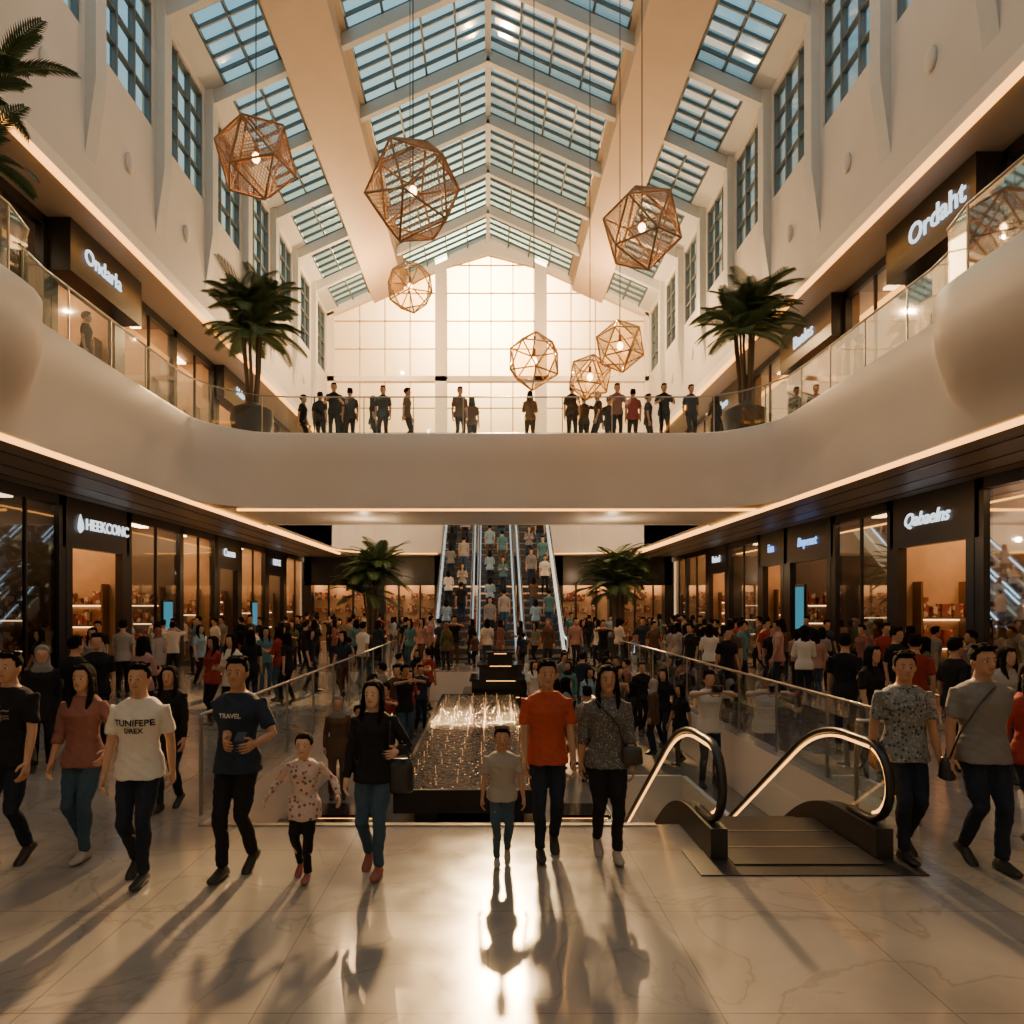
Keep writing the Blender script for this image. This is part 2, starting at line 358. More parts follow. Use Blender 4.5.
CL={}
for n,c in dict(black=(.013,.013,.015),navy=(.022,.032,.055),white=(.66,.62,.56),red=(.28,.04,.03),orange=(.38,.066,.03),grey=(.20,.19,.18),denim=(.045,.085,.13),darkdenim=(.018,.024,.04),beige=(.33,.30,.27),rose=(.24,.105,.088),teal=(.08,.19,.21),brown=(.11,.065,.04),pink=(.40,.22,.20),olive=(.10,.10,.05),yellow=(.40,.28,.10),lightblue=(.24,.34,.42)).items():
    CL[n]=mat('cloth_'+n,c,.85,bump=.15,bscale=200,spec=.2)
CL['floral']=spots('cloth_floral',(.56,.43,.38),[(.36,.08,.09),(.15,.10,.10)],26,.33)
CL['dots']=spots('cloth_dotted',(.085,.08,.078),[(.38,.35,.32),(.22,.21,.20)],60,.30)
CL['batik']=spots('cloth_leaf_print',(.17,.18,.18),[(.035,.045,.055),(.28,.28,.27)],36,.42)
SHOE=mat('shoe_dark',(.02,.018,.018),.5); SHOEW=mat('shoe_light',(.35,.31,.28),.6); SHOER=mat('shoe_rose',(.30,.09,.08),.6)
w1=((-.045,-.09,-12),(.045,.10,26)); w2=((-.045,.10,26),(.045,-.09,-12)); st=((-.06,0,0),(.06,.01,0)); w3=((-.040,-.07,-4),(.042,.09,24)); w4=((-.042,.09,24),(.040,-.07,-4))
def person(px,fy,hy,label,top,bottom,skin='a',shoes=SHOE,yaw=0,hands=(None,None),vox=.009,Yadj=0,**kw):
    Y=1470/(fy-605)+.15+Yadj; X=(px-VX)*Y/F; H=(CAMH-(hy-605)*Y/F)*1.01
    root=empty('person',(X,Y,0),label,'person',group='shoppers walking across the atrium floor')
    root.rotation_euler=(0,0,math.radians(yaw)); Mi=(Matrix.Translation((X,Y,0))@Matrix.Rotation(math.radians(yaw),4,'Z')).inverted()
    hl=[None if h is None else Mi@W(h[0],h[1],Y+h[2]) for h in hands]
    child=kw.get('child',False)
    R=figure(H*(.975 if child else 1),hands=hl,**kw)
    me=remesh(R['skin'],vox); co=arr(me)
    hb=MB(); hb.v=[tuple(v) for v in co.tolist()]; hb.f=[tuple(p.vertices) for p in me.polygons]; hb.m=[0]*len(hb.f)
    hb.add(R['hand'].v,R['hand'].f); bpy.data.meshes.remove(me)
    hb.obj('body',[SK[skin]],root,True)
    def ch(nm,reg,m,amp=0,v=vox,fr=9,sm=2):
        me=remesh(R[reg],v,sm); me.materials.clear(); me.materials.append(m)
        if amp: wrinkle(me,amp,fr)
        o=bpy.data.objects.new(nm,me); COL.objects.link(o); o.parent=root; return o
    t=ch('shirt','top',CL[top],.007,sm=4,fr=11); ch('trousers','bottom',CL[bottom],.007,sm=3,fr=11)
    ch('hair','hair',HAIR,.002,.006,38,1)
    half=len(R['shoes'].v)//2; hf=len(R['shoes'].f)//2
    for a in(0,1):
        b=MB(); b.add(R['shoes'].v[a*half:(a+1)*half],[tuple(i-a*half for i in f) for f in R['shoes'].f[a*hf:(a+1)*hf]]); b.obj('shoe',[shoes],root,True)
    hp=R['face']['hp']; S=H*R['face']['hs']
    for s in(-1,1):
        e=MB(); e.ell(hp((s*.0185,-.0475,.932)),(.0085*S,.005*S,.0048*S),0,10,6); e.ell(hp((s*.0185,-.0515,.932)),(.0042*S,.003*S,.0042*S),1,8,6); e.obj('eye',[EYEW,EYED],root,True)
        e=MB(); e.tube([hp((s*.009,-.0545,.947)),hp((s*.019,-.0535,.950)),hp((s*.028,-.047,.946))],[.0014*S,.0018*S,.001*S],n=6); e.obj('eyebrow',[HAIR],root,True)
    e=MB(); e.tube([hp((-.014,-.0515,.8965)),hp((-.006,-.0555,.898)),hp((0,-.056,.897)),hp((.006,-.0555,.898)),hp((.014,-.0515,.8965))],[.002*S,.004*S,.0042*S,.004*S,.002*S],n=6); e.obj('mouth',[LIP],root,True)
    return root,R,t,H,Y
def chest_print(root,shirt,txts,mt,z0,size,gap):
    bvh=BVHTree.FromPolygons([v.co for v in shirt.data.vertices],[tuple(p.vertices) for p in shirt.data.polygons])
    for i,tx in enumerate(txts):
        sz=size if not isinstance(size,(list,tuple)) else size[i]
        me=text_mesh(tx,sz,mt,0,.02)
        for v in me.vertices:
            x,z=v.co.x,z0-i*gap+v.co.y; h=bvh.ray_cast(Vector((x,-1,z)),Vector((0,1,0)))
            y=h[0].y-.007 if h[0] else -.12
            v.co=(x,y,z)
        o=bpy.data.objects.new('shirt_print',me); COL.objects.link(o); o.parent=root
r,R,t,H,Y=person(10,872,655,'person in a black printed t-shirt and dark trousers walking','black','darkdenim','a',feet=w3)
chest_print(r,t,['~*~','=#='],CL['grey'],.74*H,[.10,.09],.06)
person(84,862,667,'person with long hair, rose blouse and teal jeans, walking','rose','denim','a',SHOEW,feet=w4,female=True,sleeve='three',hair='long',hands=(None,(106,752,-.2)))
r,R,t,H,Y=person(140,886,666,'person in a white lettered t-shirt and dark jeans, walking','white','darkdenim','a',feet=w4,yaw=4,bulk=1.02)
chest_print(r,t,['TUNIFEPE','DREX'],CL['black'],.735*H,[.068,.055],.06)
person(170,812,668,'person in a black long sleeved top standing behind walkers','black','darkdenim','a',feet=w3,female=True,sleeve='long',hair='long')
r,R,t,H,Y=person(238,880,660,'person in a navy t-shirt looking at a phone, walking','navy','black','b',feet=w3,hands=((226,742,-.30),(254,744,-.30)),yaw=-8,bulk=1.03,head_yaw=10)
chest_print(r,t,['TRAVEL'],CL['white'],.74*H,[.05],.05)
ph=MB(); p0=W(240,741,Y-.36); ph.o=p0; ph.add([p0+Vector(v) for v in [(-.035,-.02,-.004),(.035,-.02,-.004),(.035,.05,.05),(-.035,.05,.05),(-.035,-.026,.004),(.035,-.026,.004),(.035,.044,.058),(-.035,.044,.058)]],[(3,2,1,0),(4,5,6,7),(0,1,5,4),(1,2,6,5),(2,3,7,6),(3,0,4,7)]); ph.obj('smartphone',[M['black']],label='black smartphone held in both hands by walking person',cat='phone')
person(304,884,735,'small child in a cream floral dress holding hands, walking','floral','black','c',SHOER,feet=w4,female=True,child=True,hair='bun',sleeve='long',top_len=.42,hands=((268,796,-.05),(338,796,-.05)),bulk=1.1)
rw,R,t,HW,YW=person(374,878,683,'person in black long sleeved top and blue jeans with handbag','black','denim','c',SHOER,feet=w4,female=True,sleeve='long',hair='long',hands=((344,792,-.1),(396,752,-.20)),yaw=-5,head_yaw=-8)
person(502,868,729,'small child in a pale grey t-shirt and blue jeans walking','beige','denim','b',SHOEW,feet=w3,child=True,hands=((481,808,-.05),(524,800,-.05)),bulk=1.1)
person(547,860,663,'person in an orange t-shirt and dark jeans walking','orange','darkdenim','b',feet=w3,hands=((524,778,-.16),None),bulk=1.03)
person(607,862,668,'person in a dotted blouse and black trousers walking','dots','black','b',SHOEW,feet=w4,female=True,sleeve='three',hair='long',hands=((580,770,0),(633,768,-.12)),bulk=1.1)
person(904,862,655,'person in a leaf print shirt and dark trousers walking','batik','darkdenim','b',feet=w3,bulk=1.06,head_yaw=-20)
r12,R,t,H12,Y12=person(982,872,648,'person in a grey t-shirt with a crossbody strap walking','grey','darkdenim','b',feet=w4,hands=((948,780,-.05),None),bulk=1.1)
person(1032,862,664,'person in a red top and dark trousers walking','red','darkdenim','a',feet=w3,female=True,hair='long',sleeve='three')
def bag(name,c,w,d,h,strap,label,mt):
    e=empty(name,c,label,'bag'); b=MB()
    b.rings([(-h,0,w*.9,d),(-h*.8,0,w,d*1.1),(h*.5,0,w*.95,d*.8),(h,0,w*.8,d*.35)],n=16,p=3); b.obj('bag_body',[mt],e,True)
    b=MB(); b.tube([Vector(p)-Vector(c) for p in strap],.008,n=6); b.obj('strap',[mt],e,True)
c=W(400,775,YW-.02); bag('handbag',c,.11,.06,.13,[c+Vector((-.09,0,.1)),W(390,738,YW-.08),W(390,722,YW-.06),W(392,714,YW),W(394,728,YW+.08),c+Vector((.09,0,.1))],'black leather handbag hanging from a shoulder',M['black'])
YB=1470/(862-605)+.15; c=W(632,755,YB-.12); bag('handbag',c,.09,.05,.07,[c+Vector((-.06,0,.05)),W(618,725,YB-.16),W(596,700,YB-.13),W(592,695,YB),c+Vector((.06,0.05,.05))],'small dark shoulder bag worn over a dotted blouse',M['pot'])
c=W(947,768,Y12-.02); bag('crossbody_bag',c,.05,.06,.09,[c+Vector((0,-.03,.08)),W(959,735,Y12-.2),W(979,705,Y12-.19),W(994,688,Y12-.1),W(997,684,Y12)],'dark crossbody bag with strap over a grey shirt',M['black'])

def template(vox=.014,**kw):
    H=kw.pop('H',1.68); R=figure(H,seg=8,**kw)
    allm=MB(); K=('skin','hair','top','bottom','shoes')
    for i,k in enumerate(K): allm.add(R[k].v,R[k].f,i)
    bvs=[BVHTree.FromPolygons([tuple(v) for v in R[k].v],R[k].f) for k in K]
    me=remesh(allm,vox,1); idx=[]; bias=(.004,-.002,0,.001,-.002)
    for p in me.polygons:
        c=p.center; best=9;bi=0
        for i,b in enumerate(bvs):
            h=b.find_nearest(c,.05)
            if h[0] is not None:
                d=h[3]+bias[i]
                if d<best: best=d;bi=i
        idx.append(bi)
    b=MB(); b.v=[tuple(v) for v in arr(me).tolist()]; b.f=[tuple(p.vertices) for p in me.polygons]; b.m=idx
    b.add(R['hand'].v,R['hand'].f,0); bpy.data.meshes.remove(me)
    return b.mesh('person',[SK['a'],HAIR,CL['black'],CL['darkdenim'],SHOE],True)
TP=[template(feet=st),
    template(feet=w1),
    template(feet=w2,female=True,hair='long',H=1.6),
    template(feet=st,female=True,hair='long',sleeve='three',hands=(Vector((-.12,-.25,1.05)),Vector((.12,-.27,1.08))),H=1.6),
    template(feet=st,female=True,hair='hijab',sleeve='long',H=1.58,flare=1.25,top_len=.40),
    template(feet=st,hands=(Vector((-.1,-.3,1.42)),Vector((.1,-.3,1.42))),H=1.7),
    template(feet=st,hands=(Vector((-.2,-.32,1.12)),Vector((.2,-.32,1.12)))),
    template(feet=w1,child=True,H=1.15)]
TN=['standing','walking','walking','using a phone','standing in a headscarf','holding a camera','leaning','walking']
BN={'darkdenim':'dark jeans','denim':'blue jeans'}
def crowd(loc,yaw,ti,top,bot,group,scale=1.,extra=''):
    o=bpy.data.objects.new('person',TP[ti]); COL.objects.link(o); o.location=loc; o.rotation_euler=(0,0,math.radians(yaw)); o.scale=(scale,)*3
    for i,m in enumerate((SK[random.choice('aab')],(HAIR if ti!=4 else CL[random.choice(['rose','beige','black','grey'])]),CL[top],CL[bot],SHOE)):
        o.material_slots[i].link='OBJECT'; o.material_slots[i].material=m
    tag(o,f'person in {top} top and {BN.get(bot,bot+" trousers")} {TN[ti]}'.strip(),'person',group=group); return o

# ---------------------------------------------------------------- floor & sunken plaza
VX0,VX1,VYa,VYb,PZ=-2.75,4.0,6.7,22.0,-.9
WX0,WX1,WYb,WZ=1.78,3.38,12.2,-3.4
b=MB()
def q(b,x0,x1,y0,y1,z,m=0): b.add([(x0,y0,z),(x1,y0,z),(x1,y1,z),(x0,y1,z)],[(0,1,2,3)],m)
for (x0,x1,y0,y1) in ((-10.5,10.5,-8,VYa),(-10.5,VX0,VYa,VYb),(VX1,10.5,VYa,VYb),(-10.5,10.5,VYb,40)): q(b,x0,x1,y0,y1,0)
b.obj('floor',[M['floor']],kind='structure')
b=MB(); q(b,VX0,WX0,VYa,VYb,PZ); q(b,WX1,VX1,VYa,VYb,PZ); q(b,WX0,WX1,WYb,VYb,PZ); q(b,WX0,WX1,VYa,WYb,WZ)
b.obj('floor',[M['plaza']],kind='structure')
b=MB(); t_=.12
b.box(VX0-t_,VX0,VYa-t_,VYb+t_,PZ,-.002);b.box(VX1,VX1+t_,VYa-t_,VYb+t_,PZ,-.002);b.box(VX0,VX1,VYa-t_,VYa,PZ,-.002);b.box(VX0,VX1,VYb,VYb+t_,PZ,-.002)
b.box(WX0-.08,WX0,VYa,WYb,WZ,PZ+.02);b.box(WX1,WX1+.08,VYa,WYb,WZ,PZ+.02);b.box(WX0,WX1,WYb,WYb+.08,WZ,PZ+.02);b.box(WX0,WX1,VYa-.1,VYa,WZ,PZ)
b.obj('trim_1',[M['fascia']],kind='structure')
b=MB(); b.box(VX0,1.6,VYa-.06,VYa+.02,-.05,.012); b.obj('trim_2',[M['steel']],kind='structure')

# ---------------------------------------------------------------- side walls
for s,nm in((-1,'left'),(1,'right')):
    b=MB()
    b.box(s*10.5,s*10.8,-8,12,0,11.3)
    b.box(s*9.2,s*9.5,-8,40,11.45,15.2)
    b.box(s*9.2,s*9.5,-8,40,18.6,18.95)
    for i in range(15):
        y=40-3.4*i
        b.box(s*9.2,s*9.5,max(-8,y-.38),min(40,y+.38),15.2,18.6)
    b.obj('wall_'+nm,[M['white']],kind='structure')
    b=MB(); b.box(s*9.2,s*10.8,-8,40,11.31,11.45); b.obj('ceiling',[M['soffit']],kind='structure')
    b=MB(); b.box(s*9.08,s*9.2,-8,40,11.3,11.62); b.obj('trim_3',[M['fascia']],kind='structure')
    b=MB(); b.box(s*9.06,s*9.2,-8,39.8,11.20,11.298); b.obj('led_strip_light',[M['led']],label='amber led strip along the upper ceiling edge',cat='light strip')
    for i in range(13):
        y=40-3.4*i
        b=MB(); b.box(s*8.95,s*9.2,y-.22,y+.22,14.2,18.9); b.add([(s*9.2,y-.22,12.4),(s*9.2,y+.22,12.4),(s*8.95,y+.22,14.2),(s*8.95,y-.22,14.2)],[(0,1,2,3)])
        b.add([(s*9.2,y-.22,12.4),(s*8.95,y-.22,14.2),(s*9.2,y-.22,14.2)],[(0,1,2)]); b.add([(s*9.2,y+.22,12.4),(s*8.95,y+.22,14.2),(s*9.2,y+.22,14.2)],[(0,2,1)])
        if i: b.obj('trim_4',[M['beam']],kind='structure')
        yc=y-1.7
        if yc<-6: continue
        e=empty('window_1',(s*9.35,yc,15.2),'clerestory window with dark frame','window',kind='structure'); hw=1.32
        b=MB((s*9.35,yc,15.2)); b.add([(s*9.35,yc-hw,15.2),(s*9.35,yc+hw,15.2),(s*9.35,yc+hw,18.6),(s*9.35,yc-hw,18.6)],[(0,1,2,3)]); b.obj('window_pane',[M['clere']],e)
        b=MB((s*9.35,yc,15.2))
        for yy in(-hw,-hw/3,hw/3,hw): b.box(s*9.25,s*9.42,yc+yy-.04,yc+yy+.04,15.2,18.6)
        for zz in(15.25,16.05,16.9,17.75,18.55): b.box(s*9.27,s*9.4,yc-hw,yc+hw,zz-.035,zz+.035)
        b.obj('window_frame',[M['mull']],e)
    for i in range(7):
        y=14.5+3.4*i; b=MB((s*9.2,y,13.4)); b.ell((s*9.17,y,13.4),(.08,.18,.26),n=16,k=8)
        b.obj('wall_sconce',[M['white']],None,True,label='rounded plaster wall sconce on the upper wall',cat='wall light',group='sconces along the upper walls')

# ---------------------------------------------------------------- balcony & bridge
path=[(-7.0,-8),(-7.0,4),(-7.0,10.4),(-7.03,10.8),(-7.14,11.15),(-7.32,11.42),(-7.54,11.62),(-7.69,11.85),(-7.75,12.2),(-7.75,14),(-7.75,17.8),(-7.72,18.3),(-7.60,18.7),(-7.35,19.1),(-6.95,19.55),(-6.6,19.82),(-6.2,19.96),(-5.7,20),(-5,20)]
pr=[(-x,y) for x,y in reversed(path)]
full=path+pr
def offs(P):
    out=[]
    for i in range(len(P)):
        a=Vector(P[max(i-1,0)]);c=Vector(P[min(i+1,len(P)-1)]); d=(c-a).normalized(); out.append(Vector((-d.y,d.x)))
    return out
of=offs(full)
b=MB(); vs=[];fs=[]
for i,p in enumerate(full):
    k=max(0,7.74-abs(p[0])) if p[1]<17.9 else 0
    pf=[(.30,6.9),(.30,7.02),(.03,7.02),(-.02,6.99),(-.04,6.92),(-.04,6.4),(-.01,6.1),(.02+k*.12,5.85),(.03+k*.35,5.6),(.04+k*.68,5.35),(.05+k*.9,5.1),(.06+k,4.86)]
    ox,oy=of[i]
    for (u,z) in pf:
        if k>0 and z<6: vs.append((p[0]+math.copysign(1,p[0])*u,p[1],z))
        else: vs.append((p[0]+ox*u,p[1]+oy*u,z))
n=12
for i in range(len(full)-1):
    for k in range(n-1): a=i*n+k; fs.append((a,a+1,a+1+n,a+n))
b.add(vs,fs); o=b.obj('trim_5',[M['fascia']],kind='structure',smooth=True)
try: o.data.set_sharp_from_angle(angle=math.radians(40))
except Exception: pass
b=MB(); P=path
for s in(-1,1):
    for i in range(len(P)-1):
        (x0,y0),(x1,y1)=P[i],P[i+1]; x0-=.25;x1-=.25
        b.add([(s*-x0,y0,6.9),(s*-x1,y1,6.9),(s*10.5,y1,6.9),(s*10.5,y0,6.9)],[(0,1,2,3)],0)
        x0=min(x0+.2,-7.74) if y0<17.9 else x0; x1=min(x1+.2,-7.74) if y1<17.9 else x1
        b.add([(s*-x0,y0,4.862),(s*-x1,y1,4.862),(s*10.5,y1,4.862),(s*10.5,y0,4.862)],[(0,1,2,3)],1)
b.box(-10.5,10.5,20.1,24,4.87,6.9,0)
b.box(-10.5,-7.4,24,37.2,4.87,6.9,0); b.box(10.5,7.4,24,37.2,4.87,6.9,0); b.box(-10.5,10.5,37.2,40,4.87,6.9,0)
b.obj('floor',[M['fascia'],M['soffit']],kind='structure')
b=MB(); b.box(-7.4,7.4,24,24.1,4.85,7.02); b.obj('trim_6',[M['fascia']],kind='structure')
for s in(-1,1):
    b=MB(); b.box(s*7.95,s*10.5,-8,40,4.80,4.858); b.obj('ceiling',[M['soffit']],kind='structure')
    for x in(8.5,9.3,10.0):
        b=MB(); b.box(s*x,s*(x+.05),-8,40,4.785,4.80); b.obj('trim_12',[M['black']],kind='structure')
    b=MB(); b.box(s*7.80,s*7.92,-8,37,4.78,4.855); b.obj('led_strip_light',[M['led']],label='amber led strip along the lower balcony soffit',cat='light strip')
rear=[(-7.4,24.1),(-7.4,33.2),(-7.25,34.6),(-6.8,35.7),(-6.0,36.5),(-4.9,37.0),(-3.6,37.15),(-2.45,37.15)]
for s in(-1,1):
    RR=[(s*-x if s>0 else x,y) for x,y in rear]
    b=MB(); vs=[];fs=[]
    for (x,y) in RR:
        for z in(4.86,5.2,6.7,7.02): vs.append((x,y,z))
        vs.append((x+ (s*.12),y+.05,7.02))
    for i in range(len(RR)-1):
        for k in range(4): a=i*5+k; fs.append((a,a+1,a+6,a+5))
    c0=len(vs); vs+= [(s*10.5,24.1,4.861),(s*10.5,37.3,4.861),(s*2.45,37.3,4.861),(s*10.5,24.1,6.95),(s*10.5,37.3,6.95),(s*2.45,37.3,6.95)]
    fs.append(tuple([i*5 for i in range(len(RR))]+[c0+2,c0+1,c0])); fs.append(tuple([i*5+2 for i in range(len(RR))]+[c0+5,c0+4,c0+3]))
    b.add(vs,fs); b.obj('trim_7',[M['fascia']],kind='structure')
    b=MB(); b.tube([(x+s*.25,y+.2,4.84) for x,y in RR],.03,n=6); b.obj('led_strip_light',[M['led']],label='amber led strip beneath the rear gallery edge',cat='light strip')
b=MB(); b.box(-7.2,7.7,20.06,20.13,4.80,4.86); b.obj('led_strip_light',[M['led']],label='amber led strip beneath the front bridge edge',cat='light strip')

def rail(P,z0,label,name='glass_railing',h=1.05,base=.0,step=1.5,hr=.024):
    pts=[Vector((x,y)) for x,y in P]; L=[0]
    for i in range(1,len(pts)): L.append(L[-1]+(pts[i]-pts[i-1]).length)
    def at(d):
        for i in range(1,len(pts)):
            if d<=L[i] or i==len(pts)-1:
                return pts[i-1].lerp(pts[i],(d-L[i-1])/(L[i]-L[i-1]))
    n=max(1,round(L[-1]/step)); o=Vector((pts[0].x,pts[0].y,z0))
    e=empty(name,o,label,'railing')
    for i in range(n):
        d0=L[-1]*i/n+.02;d1=L[-1]*(i+1)/n-.02; b=MB(o); a=at(d0);m_=at((d0+d1)/2);c=at(d1)
        b.add([(a.x,a.y,z0+base),(m_.x,m_.y,z0+base),(c.x,c.y,z0+base),(a.x,a.y,z0+h),(m_.x,m_.y,z0+h),(c.x,c.y,z0+h)],[(0,1,4,3),(1,2,5,4)])
        b.obj('glass_pane',[M['glass']],e)
    b=MB(o); b.tube([(p.x,p.y,z0+h+.02) for p in (at(L[-1]*i/(n*2)) for i in range(n*2+1))],hr,n=8); b.obj('handrail',[M['steel']],e,True)
    for i in range(n+1):
        b=MB(o); p=at(min(L[-1],L[-1]*i/n)); b.box(p.x-.014,p.x+.014,p.y-.014,p.y+.014,z0,z0+h); b.obj('post',[M['steel']],e)
RP=[(p[0]+of[i].x*.16,p[1]+of[i].y*.16) for i,p in enumerate(full)]
k=len(path)
rail([(RP[2][0],6)]+RP[2:k],7.02,'curved glass railing with steel handrail on balcony edge')
rail([RP[k-1],RP[k]],7.02,'glass railing with steel handrail along the bridge')
rail(list(reversed([*RP[k:-2],(RP[-3][0],6)])),7.02,'curved glass railing with steel handrail on balcony edge')
rail([(-7.2,23.9),(7.2,23.9)],6.9,'glass railing along the rear bridge edge',step=2.4)
for s in(-1,1): rail([((x-.12)*-s,y+.08) for x,y in rear],6.96,'curved glass railing on the rear gallery',step=1.8)
rail([(VX0-.12,VYa+.3),(VX0-.12,VYb)],0,'glass railing beside the sunken plaza',h=.98,hr=.018)
rail([(VX1+.12,VYa+.3),(VX1+.12,VYb)],0,'glass railing beside the sunken plaza and escalator',h=.98,hr=.018)
rail([(3.5,VYa-.05),(VX1+.1,VYa-.05)],0,'short glass railing beside the escalator',h=.98,hr=.018)

# ---------------------------------------------------------------- end wall / back wall
EY=40
b=MB()
def zr(x): return 23-.45*abs(x)
b.box(-10.8,10.8,EY,EY+.4,7,11.8); b.box(-10.8,10.8,EY,EY+.4,14.9,15.2); b.box(-10.8,10.8,EY,EY+.4,4.85,7)
for x0,x1 in((-10.8,-8.8),(-3.03,-2.34),(2.69,3.37),(8.97,10.8)):
    z1a,z1b=zr(x0)-.1,zr(x1)-.1
    b.add([(x0,EY,11.8),(x1,EY,11.8),(x1,EY+.4,11.8),(x0,EY+.4,11.8),(x0,EY,z1a),(x1,EY,z1b),(x1,EY+.4,z1b),(x0,EY+.4,z1a)],[(3,2,1,0),(4,5,6,7),(0,1,5,4),(1,2,6,5),(2,3,7,6),(3,0,4,7)])
def band(x0,x1,za0,za1):
    b.add([(x0,EY,za0),(x1,EY,za1),(x1,EY,zr(x1)+.3),(x0,EY,zr(x0)+.3),(x0,EY+.4,za0),(x1,EY+.4,za1),(x1,EY+.4,zr(x1)+.3),(x0,EY+.4,zr(x0)+.3)],[(0,1,2,3),(7,6,5,4),(0,4,5,1)])
band(-9.2,-3.03,18.6,21.2); band(-2.34,0,21.5,22.2); band(0,2.69,22.2,21.5); band(3.37,9.2,21.2,18.6)
b.obj('wall_back',[M['fascia']],kind='structure')  # pale plaster imitates the window glare on the piers
for (x0,x1,za,zb) in((-8.8,-3.03,18.8,21.2),(-2.34,2.69,22.2,22.2),(3.37,8.97,21.2,18.8)):
    for lv,z0 in enumerate((15.2,11.8)):
        xm=(x0+x1)/2; o=(xm,EY+.2,z0); e=empty('window_2',o,'tall bright window with slim mullions facing the sunset','window',kind='structure')
        ta,tb=(za,zb) if lv==0 else (14.9,14.9)
        b=MB(o); b.add([(x0,EY+.2,z0),(x1,EY+.2,z0),(x1,EY+.2,tb),(x0,EY+.2,ta)],[(0,1,2,3)]); b.obj('window_pane',[M['win']],e)
        b=MB(o); n=4
        for i in range(1,n):
            x=x0+(x1-x0)*i/n; b.box(x-.03,x+.03,EY+.15,EY+.25,z0,ta+(tb-ta)*i/n)
        z=z0+1.6
        while z<max(ta,tb)-.4:
            xa,xb=x0,x1
            if lv==0 and z>ta and ta<tb: xa=x0+(x1-x0)*(z-ta)/(tb-ta)
            if lv==0 and z>tb and tb<ta: xb=x1-(x1-x0)*(z-tb)/(ta-tb)
            b.box(xa,xb,EY+.15,EY+.25,z-.025,z+.025); z+=1.6
        b.obj('window_frame',[M['cream']],e)
b=MB(); b.box(-10.8,10.8,-8.4,-8,0,23); b.obj('wall_front',[M['white']],kind='structure')

# ---------------------------------------------------------------- roof
b=MB()
for s in(-1,1):
    for (xa,xb,m,t0,t1) in((4.6,6.8,0,0,.2),(4.8,6.5,0,-.75,0),(8.6,9.5,1,0,.2)):
        za,zb=zr(xa),zr(xb)
        b.add([(s*xa,-8,za+t0),(s*xb,-8,zb+t0),(s*xb,40,zb+t0),(s*xa,40,za+t0),(s*xa,-8,za+t1),(s*xb,-8,zb+t1),(s*xb,40,zb+t1),(s*xa,40,za+t1)],[(3,2,1,0),(4,5,6,7),(0,1,5,4),(1,2,6,5),(2,3,7,6),(3,0,4,7)],m)
b.obj('ceiling',[M['strip'],M['beam']],kind='structure')
b=MB(); b.beam((0,-8,23.0),(0,40,23.0),.22,.3); b.obj('trim_9',[M['beam']],kind='structure')
for i in range(14):
    y1=40-3.4*i; y0=y1-3.4
    if i and y1>-7:
        b=MB()
        for s in(-1,1): b.beam((s*9.3,y1,zr(9.3)-.25),(0,y1,zr(0)-.25),.24,.42)
        b.obj('trim_11',[M['beam']],kind='structure')
    if y0<-8.5: continue
    for s in(-1,1):
        for (xa,xb,nx,ny) in((0,4.6,4,6),(6.8,8.6,2,6)):
            o=(s*(xa+xb)/2,(y0+y1)/2,zr((xa+xb)/2)+.1); e=empty('window_3',o,'roof skylight bay with dark glazing bars','skylight',kind='structure')
            b=MB(o); b.add([(s*xa,y0,zr(xa)+.1),(s*xb,y0,zr(xb)+.1),(s*xb,y1,zr(xb)+.1),(s*xa,y1,zr(xa)+.1)],[(0,1,2,3)]); b.obj('skylight_pane',[M['sky']],e)
            b=MB(o)
            for k in range(nx+1):
                x=xa+(xb-xa)*k/nx; b.beam((s*x,y0,zr(x)+.06),(s*x,y1,zr(x)+.06),.07,.14)
            for k in range(ny):
                y=y0+3.4*k/ny; b.beam((s*xa,y,zr(xa)+.06),(s*xb,y,zr(xb)+.06),.06,.12)
            b.obj('skylight_frame',[M['mull']],e)

